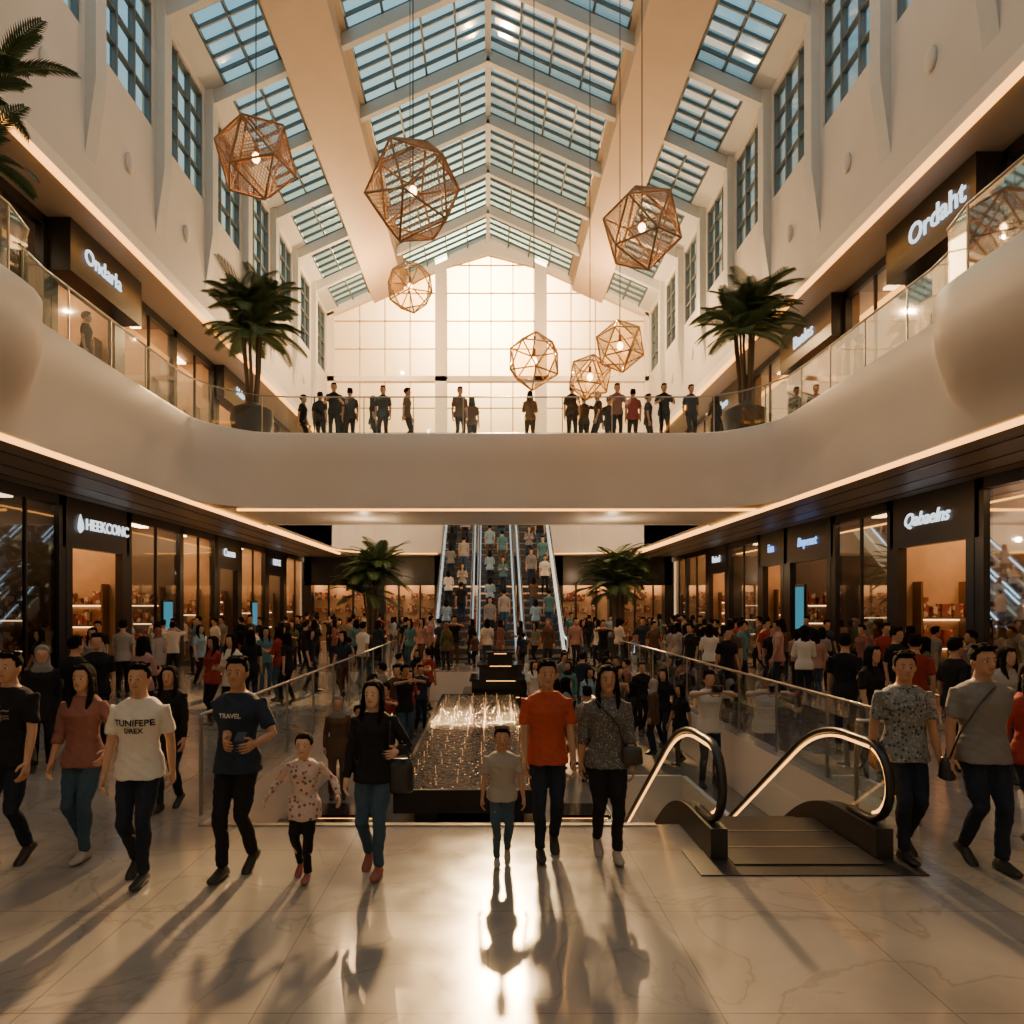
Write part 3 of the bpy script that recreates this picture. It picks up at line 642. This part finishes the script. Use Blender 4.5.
# ---------------------------------------------------------------- shops
def shop(s,y0,y1,z0,z1,sign=None,wall='warmwall',glass='shopglass',light='shoplight',deep=3.2,box=.05,dy=0):
    X=10.5; o=(s*X,(y0+y1)/2,z0); e=empty('shopfront',o,('shopfront with black portal and lit lettering' if sign else 'glazed shopfront with warm lit interior and black mullions'),'shop')
    b=MB(o); xb=X+deep
    b.add([(s*X,y0,z0+.01),(s*xb,y0,z0+.01),(s*xb,y1,z0+.01),(s*X,y1,z0+.01)],[(0,1,2,3)],1)
    b.add([(s*X,y0,z1),(s*xb,y0,z1),(s*xb,y1,z1),(s*X,y1,z1)],[(0,1,2,3)],2)
    b.add([(s*xb,y0,z0),(s*xb,y1,z0),(s*xb,y1,z1),(s*xb,y0,z1)],[(0,1,2,3)],0)
    for y in(y0+.03,y1-.03): b.add([(s*X,y,z0),(s*xb,y,z0),(s*xb,y,z1),(s*X,y,z1)],[(0,1,2,3)],0)
    b.obj('interior',[M[wall],M['woodfloor'],M['darkwall']],e)
    for xx in(.9,2.1):
        b=MB(o); b.box(s*(X+xx),s*(X+xx+.3),y0+.4,y1-.4,z1-.12,z1-.06); b.obj('ceiling_light',[M[light]],e)
    zt=z1-1.25 if sign else z1-.25
    b=MB(o)
    b.box(s*(X-box),s*(X+.15),y0,y1,zt,z1); b.box(s*(X-.05),s*(X+.15),y0,y0+.14,z0,z1); b.box(s*(X-.05),s*(X+.15),y1-.14,y1,z0,z1)
    if sign:
        b.box(s*(X-.06),s*(X+.15),y0+.14,y0+.4,z0,zt); b.box(s*(X-.06),s*(X+.15),y1-.4,y1-.14,z0,zt)
    else:
        n=max(1,round((y1-y0)/1.6))
        for i in range(1,n): y=y0+(y1-y0)*i/n; b.box(s*(X-.02),s*(X+.06),y-.03,y+.03,z0,zt)
        b.box(s*(X-.03),s*(X+.1),y0,y1,z0,z0+.18)
    b.obj('portal_frame',[M['black']],e)
    if not sign:
        b=MB(o); b.add([(s*(X+.02),y0,z0),(s*(X+.02),y1,z0),(s*(X+.02),y1,zt),(s*(X+.02),y0,zt)],[(0,1,2,3)]); b.obj('glass_pane',[M[glass]],e)
    else:
        t=bpy.data.objects.new('shop_sign_lettering',TXT[sign]); COL.objects.link(t); t.parent=e
        R3=Matrix(((0,0,-s),(-s,0,0),(0,1,0)))
        t.matrix_local=Matrix.Translation((s*(-box-.03),dy,z1-.62-z0))@R3.to_4x4(); t['label']='glowing lettering'
    ym=y1-.3; xm=(X+.5+xb-.3)/2
    oo=Vector((s*xm,ym,z0+.011)); sh=empty('display_shelf',oo,'wooden wall shelving stocked with goods inside a shop','shelf',group='shop display shelves')
    b=MB(oo); g=MB(oo); gl=MB(oo); xa,xc=X+.5,xb-.3
    sp=random.choice([.5,.62,.75]); ns=int(2.7/sp)
    for k in range(ns): b.box(s*xa,s*xc,y1-.42,y1-.06,z0+.25+sp*k,z0+.29+sp*k)
    for x in(xa,(xa+xc)/2,xc-.05): b.box(s*x,s*(x+.05),y1-.43,y1-.06,z0+.011,z0+2.7)
    b.obj('shelf_frame',[M['shelf']],sh)
    for k in range(1,ns): gl.box(s*(xa+.06),s*(xc-.06),y1-.09,y1-.07,z0+.20+sp*k,z0+.23+sp*k)
    gl.obj('shelf_light',[M['shelflight']],sh)
    for k in range(ns):
        x=xa+.1
        while x<xc-.3:
            w=random.uniform(.08,.25); h=random.uniform(.12,sp*.78); g.box(s*x,s*(x+w),y1-.38,y1-.12,z0+.291+sp*k,z0+.291+sp*k+h); x+=w+random.uniform(.03,.16)
    go=g.obj('merchandise',[M['goods']],sh); go['kind']='stuff'
    oo=Vector((s*(X+1.0),(y0+y1)/2,z0+.011)); tb=empty('display_table',oo,'low display table with folded goods near the shop window','table',group='shop display tables')
    b=MB(oo); ym=(y0+y1)/2
    b.box(s*(X+.6),s*(X+1.4),ym-.6,ym+.6,z0+.72,z0+.78)
    for dx in(.65,1.3):
        for dyy in(-.55,.5): b.box(s*(X+dx),s*(X+dx+.05),ym+dyy,ym+dyy+.05,z0+.011,z0+.72)
    b.obj('table_frame',[M['shelf']],tb)
    b=MB(oo)
    for k in range(5): 
        yy=ym-.5+k*.22; b.box(s*(X+.7),s*(X+1.2),yy,yy+.15,z0+.781,z0+.8+random.uniform(.1,.4))
    go=b.obj('merchandise',[M['goods']],tb); go['kind']='stuff'
dk=dict(glass='darkglass',wall='darkwall',light='shoplight2')
GL=[(12,14.6,None,dk),(14.6,17.2,None,dk),(17.2,20.4,'HEEKCONC',dict(dy=.42)),(20.4,23.9,None,dict(wall='darkwall')),(23.9,26.9,None),(26.9,29.6,'Canuss',dict(wall='darkwall')),(29.6,33,None),(33,36.2,'HOCE',dict(wall='darkwall')),(36.2,40,None)]
GR=[(12,14.9,None),(14.9,18.2,'Qabaelns',dict(dy=.15)),(18.2,21.2,None,dict(wall='darkwall')),(21.2,24.6,'Bupeust',dict(wall='darkwall',light='shoplight2')),(24.6,27,'iim'),(27,30.5,None,dict(wall='darkwall')),(30.5,33.5,'Roisol'),(33.5,37,None),(37,40,None)]
UL=[(12,16.6,None,dk),(16.6,20.0,'Ondarla',dict(box=.6,dy=-.3)),(20,23.4,None),(23.4,26.8,None),(26.8,30.2,'Malo',dict(box=.4)),(30.2,35,None),(35,40,None)]
UR=[(12,14.2,None,dict(glass='darkglass',wall='darkwall')),(14.2,17.4,'Ordaht',dict(box=.6,wall='darkwall',dy=-.35)),(17.4,20.6,None),(20.6,24.2,'Baelns',dict(box=.4)),(24.2,28,None),(28,32,'Nuvo',dict(box=.4)),(32,36,None),(36,40,None)]
for s,Ls,z0,z1 in((-1,GL,0,4.8),(1,GR,0,4.8),(-1,UL,6.9,11.3),(1,UR,6.9,11.3)):
    for it in Ls: shop(s,it[0],it[1],z0,z1,it[2],**(it[3] if len(it)>3 else {}))
b=MB((-10.4,17.9,4.18)); b.tube([(-10.42,17.9,3.95),(-10.42,17.9,4.05),(-10.42,17.9,4.18),(-10.42,17.9,4.42)],[.02,.085,.075,.01],n=8); b.obj('sign_emblem',[M['sign']],label='glowing drop shaped emblem beside shop lettering',cat='sign')
for i,(x0,x1) in enumerate(((-10.3,-6.2),(-6.2,-2.6),(-2.6,0.6),(.6,3.8),(3.8,7.2),(7.2,10.3))):
    o=((x0+x1)/2,39.6,0); e=empty('shopfront',o,'warm lit shopfront on the far wall beneath the landing','shop')
    b=MB(o); b.box(x0,x1,39.9,39.99,0.01,4.85); b.obj('back_panel',[M['warmwall']],e)
    b=MB(o); b.box(x0,x0+.4,39.2,39.9,0.01,4.85); b.box(x1-.4,x1,39.2,39.9,0.01,4.85); b.box(x0,x1,39.2,39.4,3.2,4.85)
    for k in(1,2): xx=x0+(x1-x0)*k/3; b.box(xx-.05,xx+.05,39.25,39.35,0.01,3.2)
    b.obj('portal_frame',[M['black']],e)
    for k in range(3):
        xx=x0+.7+(x1-x0-1.4)*k/2; b=MB(o); b.box(xx-.3,xx+.3,39.45,39.7,3.3,3.36); b.obj('ceiling_light',[M['shoplight']],e)
    b=MB(o)
    for k in range(4):
        x=x0+.5
        while x<x1-.8: w=random.uniform(.2,.5); b.box(x,x+w,39.6,39.89,.3+.7*k,.3+.7*k+random.uniform(.2,.5)); x+=w+random.uniform(.05,.4)
    b.obj('merchandise',[M['goods']],e,kind='stuff')
for (s,y,z,h) in((-1,22.6,1.5,.7),(1,23.2,2.0,.7),(-1,31,1.6,.6)):
    o=(s*10.35,y,z); b=MB(o); b.box(s*10.33,s*10.4,y-.35,y+.35,z-h-.08,z+h+.08); e=b.obj('digital_poster',[M['black']],label='portrait digital advertising screen mounted on a shopfront',cat='screen')
    c=MB(o); c.box(s*10.315,s*10.329,y-.3,y+.3,z-h,z+h); c.obj('screen',[M['screen']],e)
for (s,y) in((1,18.9),(1,20.2),(-1,21.4),(-1,22.9),(1,28.2),(-1,25.2),(1,14.2)):
    o=bpy.data.objects.new('mannequin',TP[0]); COL.objects.link(o); o.location=(s*10.95,y,.012); o.rotation_euler=(0,0,math.radians(90*s*-1))
    for i in range(5): o.material_slots[i].link='OBJECT'; o.material_slots[i].material=[CL['beige'],CL['beige'],CL['white'],CL['grey'],SHOE][i]
    tag(o,'pale mannequin dressed in display clothes in a shop window','mannequin',group='window mannequins')

# ---------------------------------------------------------------- escalators
def escalator(x,w,yA,zA,yB,zB,label,led='led2',flat=.9,nr=.33,skirt='darksteel',lr=.013):
    o=Vector((x,yA,min(zA,zB))); e=empty('escalator',o,label,'escalator')
    zf=lambda y: zA if y<=yA+flat else (zB if y>=yB-flat else zA+(zB-zA)*(y-yA-flat)/(yB-yA-2*flat))
    def zs(y): return sum(zf(y+d) for d in(-.45,-.3,-.15,0,.15,.3,.45))/7
    ys=[yA]+[yA+.3+ (yB-yA-.6)*i/40 for i in range(41)]+[yB]
    b=MB(o); n=int((yB-yA)/.4)
    for i in range(n):
        y0=yA+(yB-yA)*i/n;y1=yA+(yB-yA)*(i+1)/n; z=zf((y0+y1)/2)+.02; b.box(x-w/2+.08,x+w/2-.08,y0,y1,z-.22,z,0); b.box(x-w/2+.08,x+w/2-.08,y0,y0+.02,z,z+.006,1)
    b.obj('steps',[M['darksteel'],M['steel']],e)
    hc=.94-nr; HP=[]
    HP.append((yA+.3,zA+hc-nr))
    for a in range(270,85,-15): HP.append((yA+nr*math.cos(math.radians(a)),zA+hc+nr*math.sin(math.radians(a))))
    for y in ys[2:-2]: HP.append((y,zs(y)+.94))
    for a in range(90,-91,-15): HP.append((yB+nr*math.cos(math.radians(a)),zB+hc+nr*math.sin(math.radians(a))))
    HP.append((yB-.3,zB+hc-nr)); c0=(yA,zA+hc); c1=(yB,zB+hc)
    def inset(p,k):
        y,z=p
        if y<yA+.02: return (c0[0]+(y-c0[0])*(nr-k)/nr, c0[1]+(z-c0[1])*(nr-k)/nr)
        if y>yB-.02: return (c1[0]+(y-c1[0])*(nr-k)/nr, c1[1]+(z-c1[1])*(nr-k)/nr)
        return (y,z-k)
    for s in(-1,1):
        xx=x+s*w/2
        b=MB(o); b.tube([(xx,y,z) for y,z in HP],[(.04,.028)]*len(HP),n=8,ref=Vector((1,0,0))); b.obj('handrail',[M['rubber']],e,True)
        b=MB(o); b.tube([(xx,*inset(p,.04+lr)) for p in HP[2:-2]],lr,n=6); b.obj('light_strip',[M[led]],e,True)
        b=MB(o); up=[(xx,*inset(p,.04)) for p in HP[1:-1]]; lo=[(xx,min(max(p[1],yA-.25),yB+.25),zs(min(max(p[1],yA),yB))+.2) for p in up]; m=len(up)
        b.add(up+lo,[(i,i+1,i+1+m,i+m) for i in range(m-1)]); b.obj('balustrade_glass',[M['glass']],e)
        b=MB(o); vs=[]; Y2=[yA-.25]+ys[1:-1]+[yB+.25]
        for y in Y2:
            z=zs(min(max(y,yA),yB))
            for dx,dz in((-.07,-.35),(.07,-.35),(.07,.26),(-.07,.26)): vs.append((xx+dx,y,z+dz))
        m=len(Y2); fs=[(0,1,2,3),tuple(4*(m-1)+k for k in(3,2,1,0))]
        for i in range(m-1):
            for k in range(4): a=4*i+k;c=4*i+(k+1)%4; fs.append((a,a+4,c+4,c))
        b.add(vs,fs); b.obj('skirt_panel',[M[skirt]],e)
    for (ya,yb,z) in((yA-.38,yA,zA),(yB,yB+.5,zB)):
        b=MB(o); b.box(x-w/2+.08,x+w/2-.08,ya,yb,z+.002,z+.022); b.obj('comb_plate',[M['darksteel']],e)
escalator(2.58,1.36,6.0,0,11.6,-2.55,'escalator with black handrails and amber lit balustrades going down')
for x,wd in((-1.36,1.4),(.36,1.5),(2.15,1.5)): escalator(x,wd,25.6,0,36.7,6.9,'long escalator crowded with people rising to upper level','ledcool',skirt='lightsteel',lr=.035)
b=MB(); b.box(1.65,3.42,5.42,5.98,.001,.010); b.obj('trim_10',[M['darksteel']],kind='structure')

# ---------------------------------------------------------------- fountain
o=Vector((-.18,9.0,PZ)); e=empty('fountain_pool',o,'long black stone fountain basin with glowing sparkle painted on the water','fountain')
x0,x1,y0,y1=-1.22,.72,9.0,18.7
b=MB(o); b.box(x0,x1,y0,y1,PZ+.32,PZ+.55)
for (xa,xb,ya,yb) in((x0,x1,y0,y0+.06),(x0,x1,y1-.06,y1),(x0,x0+.06,y0,y1),(x1-.06,x1,y0,y1)): b.box(xa,xb,ya,yb,PZ+.55,PZ+.62)
for i in range(5):
    for x in(x0+.25,x1-.55): b.box(x,x+.3,y0+.2+i*2.0,y0+.5+i*2.0,PZ,PZ+.32)
b.obj('basin',[M['blackstone']],e)
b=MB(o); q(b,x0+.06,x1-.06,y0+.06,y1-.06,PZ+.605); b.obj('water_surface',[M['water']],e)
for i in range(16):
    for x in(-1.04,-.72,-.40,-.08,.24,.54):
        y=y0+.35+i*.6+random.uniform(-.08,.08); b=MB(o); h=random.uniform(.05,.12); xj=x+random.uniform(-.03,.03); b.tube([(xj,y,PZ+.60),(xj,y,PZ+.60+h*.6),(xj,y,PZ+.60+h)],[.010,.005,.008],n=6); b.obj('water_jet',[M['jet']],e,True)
for k,(w,z0,z1,ya,yb) in enumerate(((1.0,PZ,-.35,18.9,21.0),(.8,-.35,.05,19.3,20.9),(.6,.05,.42,19.7,20.8),(.35,.42,.75,20.0,20.6))):
    if k==0: st_=empty('stepped_fountain',(.35,20,PZ),'stepped black stone plinth behind the long pool','fountain')
    b=MB((.35,20,PZ)); b.box(.35-w,.35+w,ya,yb,z0,z1-.06); b.box(.35-w-.06,.35+w+.06,ya-.06,yb+.06,z1-.06,z1); b.obj('plinth',[M['blackstone']],st_)
    b=MB((.35,20,PZ)); b.box(.35-w*.5,.35+w*.5,ya-.07,ya-.061,z1-.045,z1-.03); b.obj('light_strip',[M['led2']],st_)
for (xa,xb) in((-2.6,-1.45),(.9,1.62)):
    for k in range(3):
        e=empty('stone_bench',((xa+xb)/2,7.4+k*1.0,PZ),'long dark stone step bench beside the pool','bench',group='plaza benches'); oo=e.location
        b=MB(oo); b.box(xa,xb,7.2+k*1.0,7.75+k*1.0,PZ,PZ+.42-.09*k); b.obj('seat',[M['blackstone']],e)
        b=MB(oo); b.box(xa+.05,xb-.05,7.19+k*1.0,7.199+k*1.0,PZ+.36-.09*k,PZ+.38-.09*k); b.obj('light_strip',[M['led2']],e)

# ---------------------------------------------------------------- palms
def palm(loc,ht,label,pot_r=.5,pot_h=.9,nst=4,nf=30,fl=1.5,seed=1):
    rnd=random.Random(seed); e=empty('potted_palm',loc,label,'plant')
    b=MB(); b.tube([(0,0,0),(0,0,.05),(0,0,pot_h*.3),(0,0,pot_h*.7),(0,0,pot_h-.04),(0,0,pot_h)],[pot_r*.55,pot_r*.62,pot_r*.88,pot_r,pot_r*.96,pot_r*1.0],n=24); b.obj('pot',[M['pot']],e,True)
    b=MB(); b.tube([(0,0,pot_h-.02),(0,0,pot_h+.03)],pot_r*.9,n=20); b.obj('soil',[M['soil']],e)
    tr=MB(); lf=MB()
    for k in range(nst):
        a=2*math.pi*k/nst+.4; hh=ht-fl*.75-(1.2*rnd.random() if k else 0); r0=.12 if nst>1 else 0
        tip=Vector((math.cos(a)*.30*(1 if nst>1 else 0),math.sin(a)*.30*(1 if nst>1 else 0),hh))
        base=Vector((math.cos(a)*r0,math.sin(a)*r0,pot_h-.02))
        tr.tube([base,base.lerp(tip,.4)+Vector((.03,0,0)),base.lerp(tip,.75),tip],[.055,.045,.04,.03],n=8)
        for j in range(nf//nst+3):
            az=rnd.uniform(0,2*math.pi); el=rnd.uniform(.1,1.45); L=fl*rnd.uniform(.75,1.1); p=tip.copy(); pts=[p.copy()]
            for i in range(12):
                el-= .085; p=p+Vector((math.cos(az)*math.cos(el),math.sin(az)*math.cos(el),math.sin(el)))*L/12; pts.append(p.copy())
            lf.tube(pts,[.012]*6+[.007]*7,n=4)
            sd=Vector((-math.sin(az),math.cos(az),0))
            for i in range(2,13):
                for h_ in(0,.5):
                    t0=pts[i-1].lerp(pts[i],h_); d=(pts[i]-pts[i-1]).normalized(); ll=fl*.27*math.sin(math.pi*min(1,(i+h_)/13.5)*.8+.45)
                    for q_ in(-1,1):
                        tipp=t0+sd*q_*ll*.66+d*ll*.80+Vector((0,0,-ll*.08)); wv=d*.020
                        mid=t0.lerp(tipp,.45)+Vector((0,0,.02)); lf.add([t0-wv,t0+wv,mid+wv*1.3,tipp,mid-wv*1.3],[(0,1,2,3,4)])
    tr.obj('trunk',[M['trunk']],e,True); lf.obj('fronds',[M['leaf']],e)
palm((-7.0,20.75,6.901),5.2,'tall potted palm in round dark planter beside bridge railing',.62,.95,7,84,1.5,3)
palm((7.6,20.75,6.901),5.2,'tall potted palm in round dark planter beside bridge railing',.62,.95,7,84,1.5,4)
palm((-8.0,10.9,6.901),4.35,'potted palm overhanging the near balcony',.45,.8,4,34,1.15,5)
palm((-4.4,26.5,0),4.8,'large potted palm standing among the ground floor crowd',.6,.9,7,84,1.6,6)
palm((4.9,26.5,0),4.8,'large potted palm standing among the ground floor crowd',.6,.9,7,84,1.6,7)

# ---------------------------------------------------------------- lanterns
def lantern(px,py,Y,rpx,woven,seed,label):
    c=W(px,py,Y); r=rpx*Y/F; rnd=random.Random(seed)
    e=empty('pendant_lantern',c,label,'pendant light',group='geometric pendant lanterns')
    ph=(1+5**.5)/2; V=[Vector(v).normalized() for v in ((-1,ph,0),(1,ph,0),(-1,-ph,0),(1,-ph,0),(0,-1,ph),(0,1,ph),(0,-1,-ph),(0,1,-ph),(ph,0,-1),(ph,0,1),(-ph,0,-1),(-ph,0,1))]
    FA=[(0,11,5),(0,5,1),(0,1,7),(0,7,10),(0,10,11),(1,5,9),(5,11,4),(11,10,2),(10,7,6),(7,1,8),(3,9,4),(3,4,2),(3,2,6),(3,6,8),(3,8,9),(4,9,5),(2,4,11),(6,2,10),(8,6,7),(9,8,1)]
    R=Matrix.Rotation(rnd.uniform(-.3,.3),3,'Y')@Matrix.Rotation(rnd.uniform(0,6),3,'Z')@Matrix.Rotation(math.radians(31.7),3,'X'); V=[R@v*r for v in V]
    for v in V: v.z*=1.06
    ed=set()
    for f in FA:
        for i in range(3): ed.add(tuple(sorted((f[i],f[(i+1)%3]))))
    b=MB()
    for a,c_ in ed: b.tube([V[a],V[c_]],.024 if woven else .020,n=6)
    b.obj('lantern_frame',[M['bronze'] if woven else M['gold']],e)
    b=MB()
    if woven:
        for f in FA:
            A,B,C=[V[i] for i in f]
            for (P,Q,S) in((A,B,C),(B,C,A)):
                for k in range(1,13):
                    t=k/13; b.beam(P.lerp(S,t),Q.lerp(S,t),.006,.006)
        b.obj('woven_panel',[M['bronze']],e)
    else:
        for f in FA: b.add([V[i]*.985 for i in f],[(0,1,2)])
        b.obj('glass_panel',[M['lglass']],e)
    b=MB(); b.ell((0,0,0),(.08,.08,.10)); b.obj('bulb',[M['bulb']],e,True)
    b=MB(); b.tube([(0,0,.1),(0,0,zr(c.x)-c.z-(.02 if not 4.6<abs(c.x)<6.7 else .8))],.012,n=6); b.obj('cable',[M['black']],e)
    b=MB(); b.tube([(0,0,.1),(0,0,.28)],.04,n=8); b.obj('lamp_socket',[M['bronze']],e)
LW='woven wooden polyhedral pendant lantern with a warm bulb'; LG='gold framed glass polyhedral pendant lantern glowing in the sun'
lantern(256,158,14,40,1,1,LW); lantern(413,191,14,49,1,2,LW); lantern(642,228,15,40,1,3,LW)
lantern(410,287,20,25,0,4,LG); lantern(534,361,17.5,28,0,5,LG); lantern(590,377,19,22,0,6,LG); lantern(620,346,18,25,0,7,LG)

# ---------------------------------------------------------------- crowds
tops=['black','black','black','navy','grey','white','red','beige','teal','brown','rose','olive','grey','navy','black','pink','lightblue','brown','black']; bots=['darkdenim','black','denim','darkdenim','brown','black']
placed=[]
def ok(x,y,d=.55):
    for (a,b_) in placed:
        if (a-x)**2+(b_-y)**2<d*d: return False
    return True
for c in((-4.4,26.5),(4.9,26.5)):
    placed.append(c)
    for a in range(6): placed.append((c[0]+.5*math.cos(a),c[1]+.5*math.sin(a)))
def scatter(n,x0,x1,y0,y1,z,group,d=.6):
    k=0;t=0
    while k<n and t<4000:
        t+=1; x=random.uniform(x0,x1); y=random.uniform(y0,y1)
        if not ok(x,y,d): continue
        placed.append((x,y)); ti=random.choice([0,0,1,1,2,2,3,3,4,5,7]); yaw=random.choice([0,0,180,180,90,-90])+random.uniform(-35,35)
        crowd((x,y,z),yaw,ti,random.choice(tops),random.choice(bots),group,random.uniform(.94,1.05)); k+=1
G='shoppers crowding the ground floor'
scatter(7,-9.4,-3.3,11.5,14.5,0,G,.8); scatter(26,-9.8,-3.2,14.5,22,0,G,.62)
scatter(6,5,9.4,11.5,14.5,0,G,.8); scatter(32,4.6,9.8,14.5,22,0,G,.62)
scatter(58,-9.6,9.6,22.6,24.7,0,G)
scatter(22,-9,-2.7,25,34,0,G); scatter(22,3.6,9,25,34,0,G)
G2='shoppers in the sunken plaza'
crowd((3.66,11.6,PZ),0,5,'white','darkdenim',G2,1.12); placed.append((3.66,11.6))
c=Vector((3.66,11.6-.42,PZ+1.66)); b=MB(c); b.box(c.x-.075,c.x+.075,c.y-.04,c.y+.05,c.z-.05,c.z+.05); b.tube([(c.x,c.y-.03,c.z),(c.x,c.y-.12,c.z)],.035,n=10); b.obj('camera_device',[M['black']],label='black photo camera held up by person in white',cat='camera')
scatter(16,-2.45,-1.6,11.5,21.5,PZ,G2,.6); scatter(22,1.9,3.7,13,21.5,PZ,G2,.6); scatter(5,1.1,1.7,11,18,PZ,G2,.6)
for (px,Y_,ti,tp,bt,yw) in((75,9.3,0,'black','black',160),(97,10.2,0,'black','darkdenim',20),(143,11,3,'pink','black',170),(42,8.9,4,'black','black',30),(845,10,1,'black','darkdenim',150),(872,8.6,2,'black','black',20),(915,9.8,0,'red','darkdenim',160),(1006,8.2,3,'beige','denim',10),(955,8.9,0,'black','darkdenim',100)):
    crowd(((px-VX)*Y_/F,Y_,0),yw,ti,tp,bt,'shoppers standing near the shops')
crowd(((338-VX)*10.9/F,10.9,PZ),10,4,'brown','brown',G2)
for (px,ti,tp,yw,dy) in((320,0,'black',170,.9),(334,6,'black',10,0.05),(350,0,'black',200,.5),(383,0,'black',0,.3),(407,1,'brown',90,.5),(460,0,'brown',20,.4),(530,3,'brown',180,.5),(572,0,'black',170,.2),(598,1,'black',-80,.9),(617,6,'rose',0,.1),(633,0,'red',180,.6),(664,6,'black',0,.1),(691,0,'navy',10,.2),(716,3,'black',200,.9),(341,3,'black',60,1.1),(373,2,'black',90,1.0),(584,5,'black',180,1.3),(648,0,'black',90,1.1),(303,1,'black',90,1.2),(609,0,'black',20,1.4),(472,2,'brown',180,1.1)):
    Y_=20.65+dy; crowd(((px-VX)*Y_/F,Y_,6.901),yw,ti,tp,'black','people on the bridge',1.04)
for (x,y) in ((8.5,12.9),(8.8,14.0),(-8.9,15.5),(8.9,16.8)):
    crowd((x,y,6.901),random.uniform(0,360),0,'black','black','people on the upper balcony')
for x in(-1.36,.36,2.15):
    for i in range(10 if x<0 else 8):
        kk=int(11.1/.4); idx=3+int(i*(kk-6)/10)+random.randint(0,1)
        y0=25.6+(11.1)*(idx+.5)/kk; z=0 if y0<26.5 else 6.9*(y0-26.5)/(11.1-1.8) ; z=min(z,6.9)+.02
        crowd((x+(.28 if i%2 else -.28),y0,z),random.choice([180,180,0]),random.choice([0,3,0]),random.choice(['white','beige','teal','black','lightblue','grey','brown']),random.choice(bots),'people riding the long escalators')

# ---------------------------------------------------------------- light
el=math.atan(.50); sd=Vector((.02,math.cos(el),math.sin(el))); sd.normalize()
gd=Vector((0,math.cos(math.radians(23.2)),math.sin(math.radians(23.2))))
L=bpy.data.lights.new('sun','SUN'); L.energy=11; L.color=(1,.70,.42); L.angle=math.radians(2.6)
so=bpy.data.objects.new('sun',L); COL.objects.link(so); so.rotation_euler=sd.to_track_quat('Z','Y').to_euler(); so.location=(0,60,30)
def pt(x,y,z,e,col,r=.05):
    l=bpy.data.lights.new('fill_and_lantern_light','POINT'); l.energy=e; l.color=col; l.shadow_soft_size=r; o=bpy.data.objects.new('fill_and_lantern_light',l); COL.objects.link(o); o.location=(x,y,z)
for y in(2,14):
    for s in(-1,1): pt(s*5.6,y,18.6,210,(1,.86,.72))  # added fill under the roof, no fixture stands here
for s in(-1,1):
    pt(s*5.5,35.5,17,2100,(1,.58,.24)); pt(s*6,30,13.5,800,(1,.60,.26)); pt(s*4,22.5,4.2,70,(1,.65,.36)); pt(s*5,36.5,3.8,70,(1,.65,.36)); pt(s*5,29,7.6,260,(1,.72,.46))  # added warm fills, imitating window glow and brightening the bridge underside and galleries
for (px,py,Y_) in((256,158,14),(413,191,14),(642,228,15)):
    c=W(px,py,Y_); pt(c.x,c.y,c.z-.2,26,(1,.5,.2),.04)
w=bpy.data.worlds.new('World'); SC.world=w; w.use_nodes=True; nt=w.node_tree; bg=nt.nodes['Background']
tc=nt.nodes.new('ShaderNodeTexCoord'); sx=nt.nodes.new('ShaderNodeSeparateXYZ'); nt.links.new(tc.outputs['Generated'],sx.inputs[0])
cr=nt.nodes.new('ShaderNodeValToRGB'); e=cr.color_ramp.elements; e[0].position=.0; e[0].color=(.85,.50,.24,1); e[1].position=.85; e[1].color=(.34,.56,.68,1)
m_=e.new(.45); m_.color=(.74,.58,.40,1); m_=e.new(.60); m_.color=(.46,.60,.66,1)
nt.links.new(sx.outputs['Z'],cr.inputs[0])
dp=nt.nodes.new('ShaderNodeVectorMath'); dp.operation='DOT_PRODUCT'; dp.inputs[1].default_value=gd; nt.links.new(tc.outputs['Generated'],dp.inputs[0])
def mth(op,a,b_):
    n=nt.nodes.new('ShaderNodeMath'); n.operation=op
    nt.links.new(a,n.inputs[0]); n.inputs[1].default_value=b_; return n.outputs[0]
mxd=mth('MAXIMUM',dp.outputs['Value'],0); g1=mth('MULTIPLY',mth('POWER',mxd,40),2.2); g2=mth('MULTIPLY',mth('POWER',mxd,230),16)
def sc(col,src):
    vm=nt.nodes.new('ShaderNodeVectorMath'); vm.operation='SCALE'; vm.inputs[0].default_value=col; nt.links.new(src,vm.inputs['Scale']); return vm.outputs[0]
va=nt.nodes.new('ShaderNodeVectorMath'); va.operation='ADD'; nt.links.new(cr.outputs[0],va.inputs[0]); nt.links.new(sc((1,.52,.14),g1),va.inputs[1])
vb=nt.nodes.new('ShaderNodeVectorMath'); vb.operation='ADD'; nt.links.new(va.outputs[0],vb.inputs[0]); nt.links.new(sc((1,.74,.40),g2),vb.inputs[1])
nt.links.new(vb.outputs[0],bg.inputs[0]); bg.inputs[1].default_value=1.55

# camera
cd=bpy.data.cameras.new('camera'); cam=bpy.data.objects.new('camera',cd); COL.objects.link(cam)
cd.sensor_width=36; cd.lens=36*F/1024; cd.shift_x=(512-VX)/1024; cd.shift_y=(VY-512)/1024; cd.clip_end=200
cam.location=(0,0,CAMH); cam.rotation_euler=(math.radians(90),0,0); SC.camera=cam
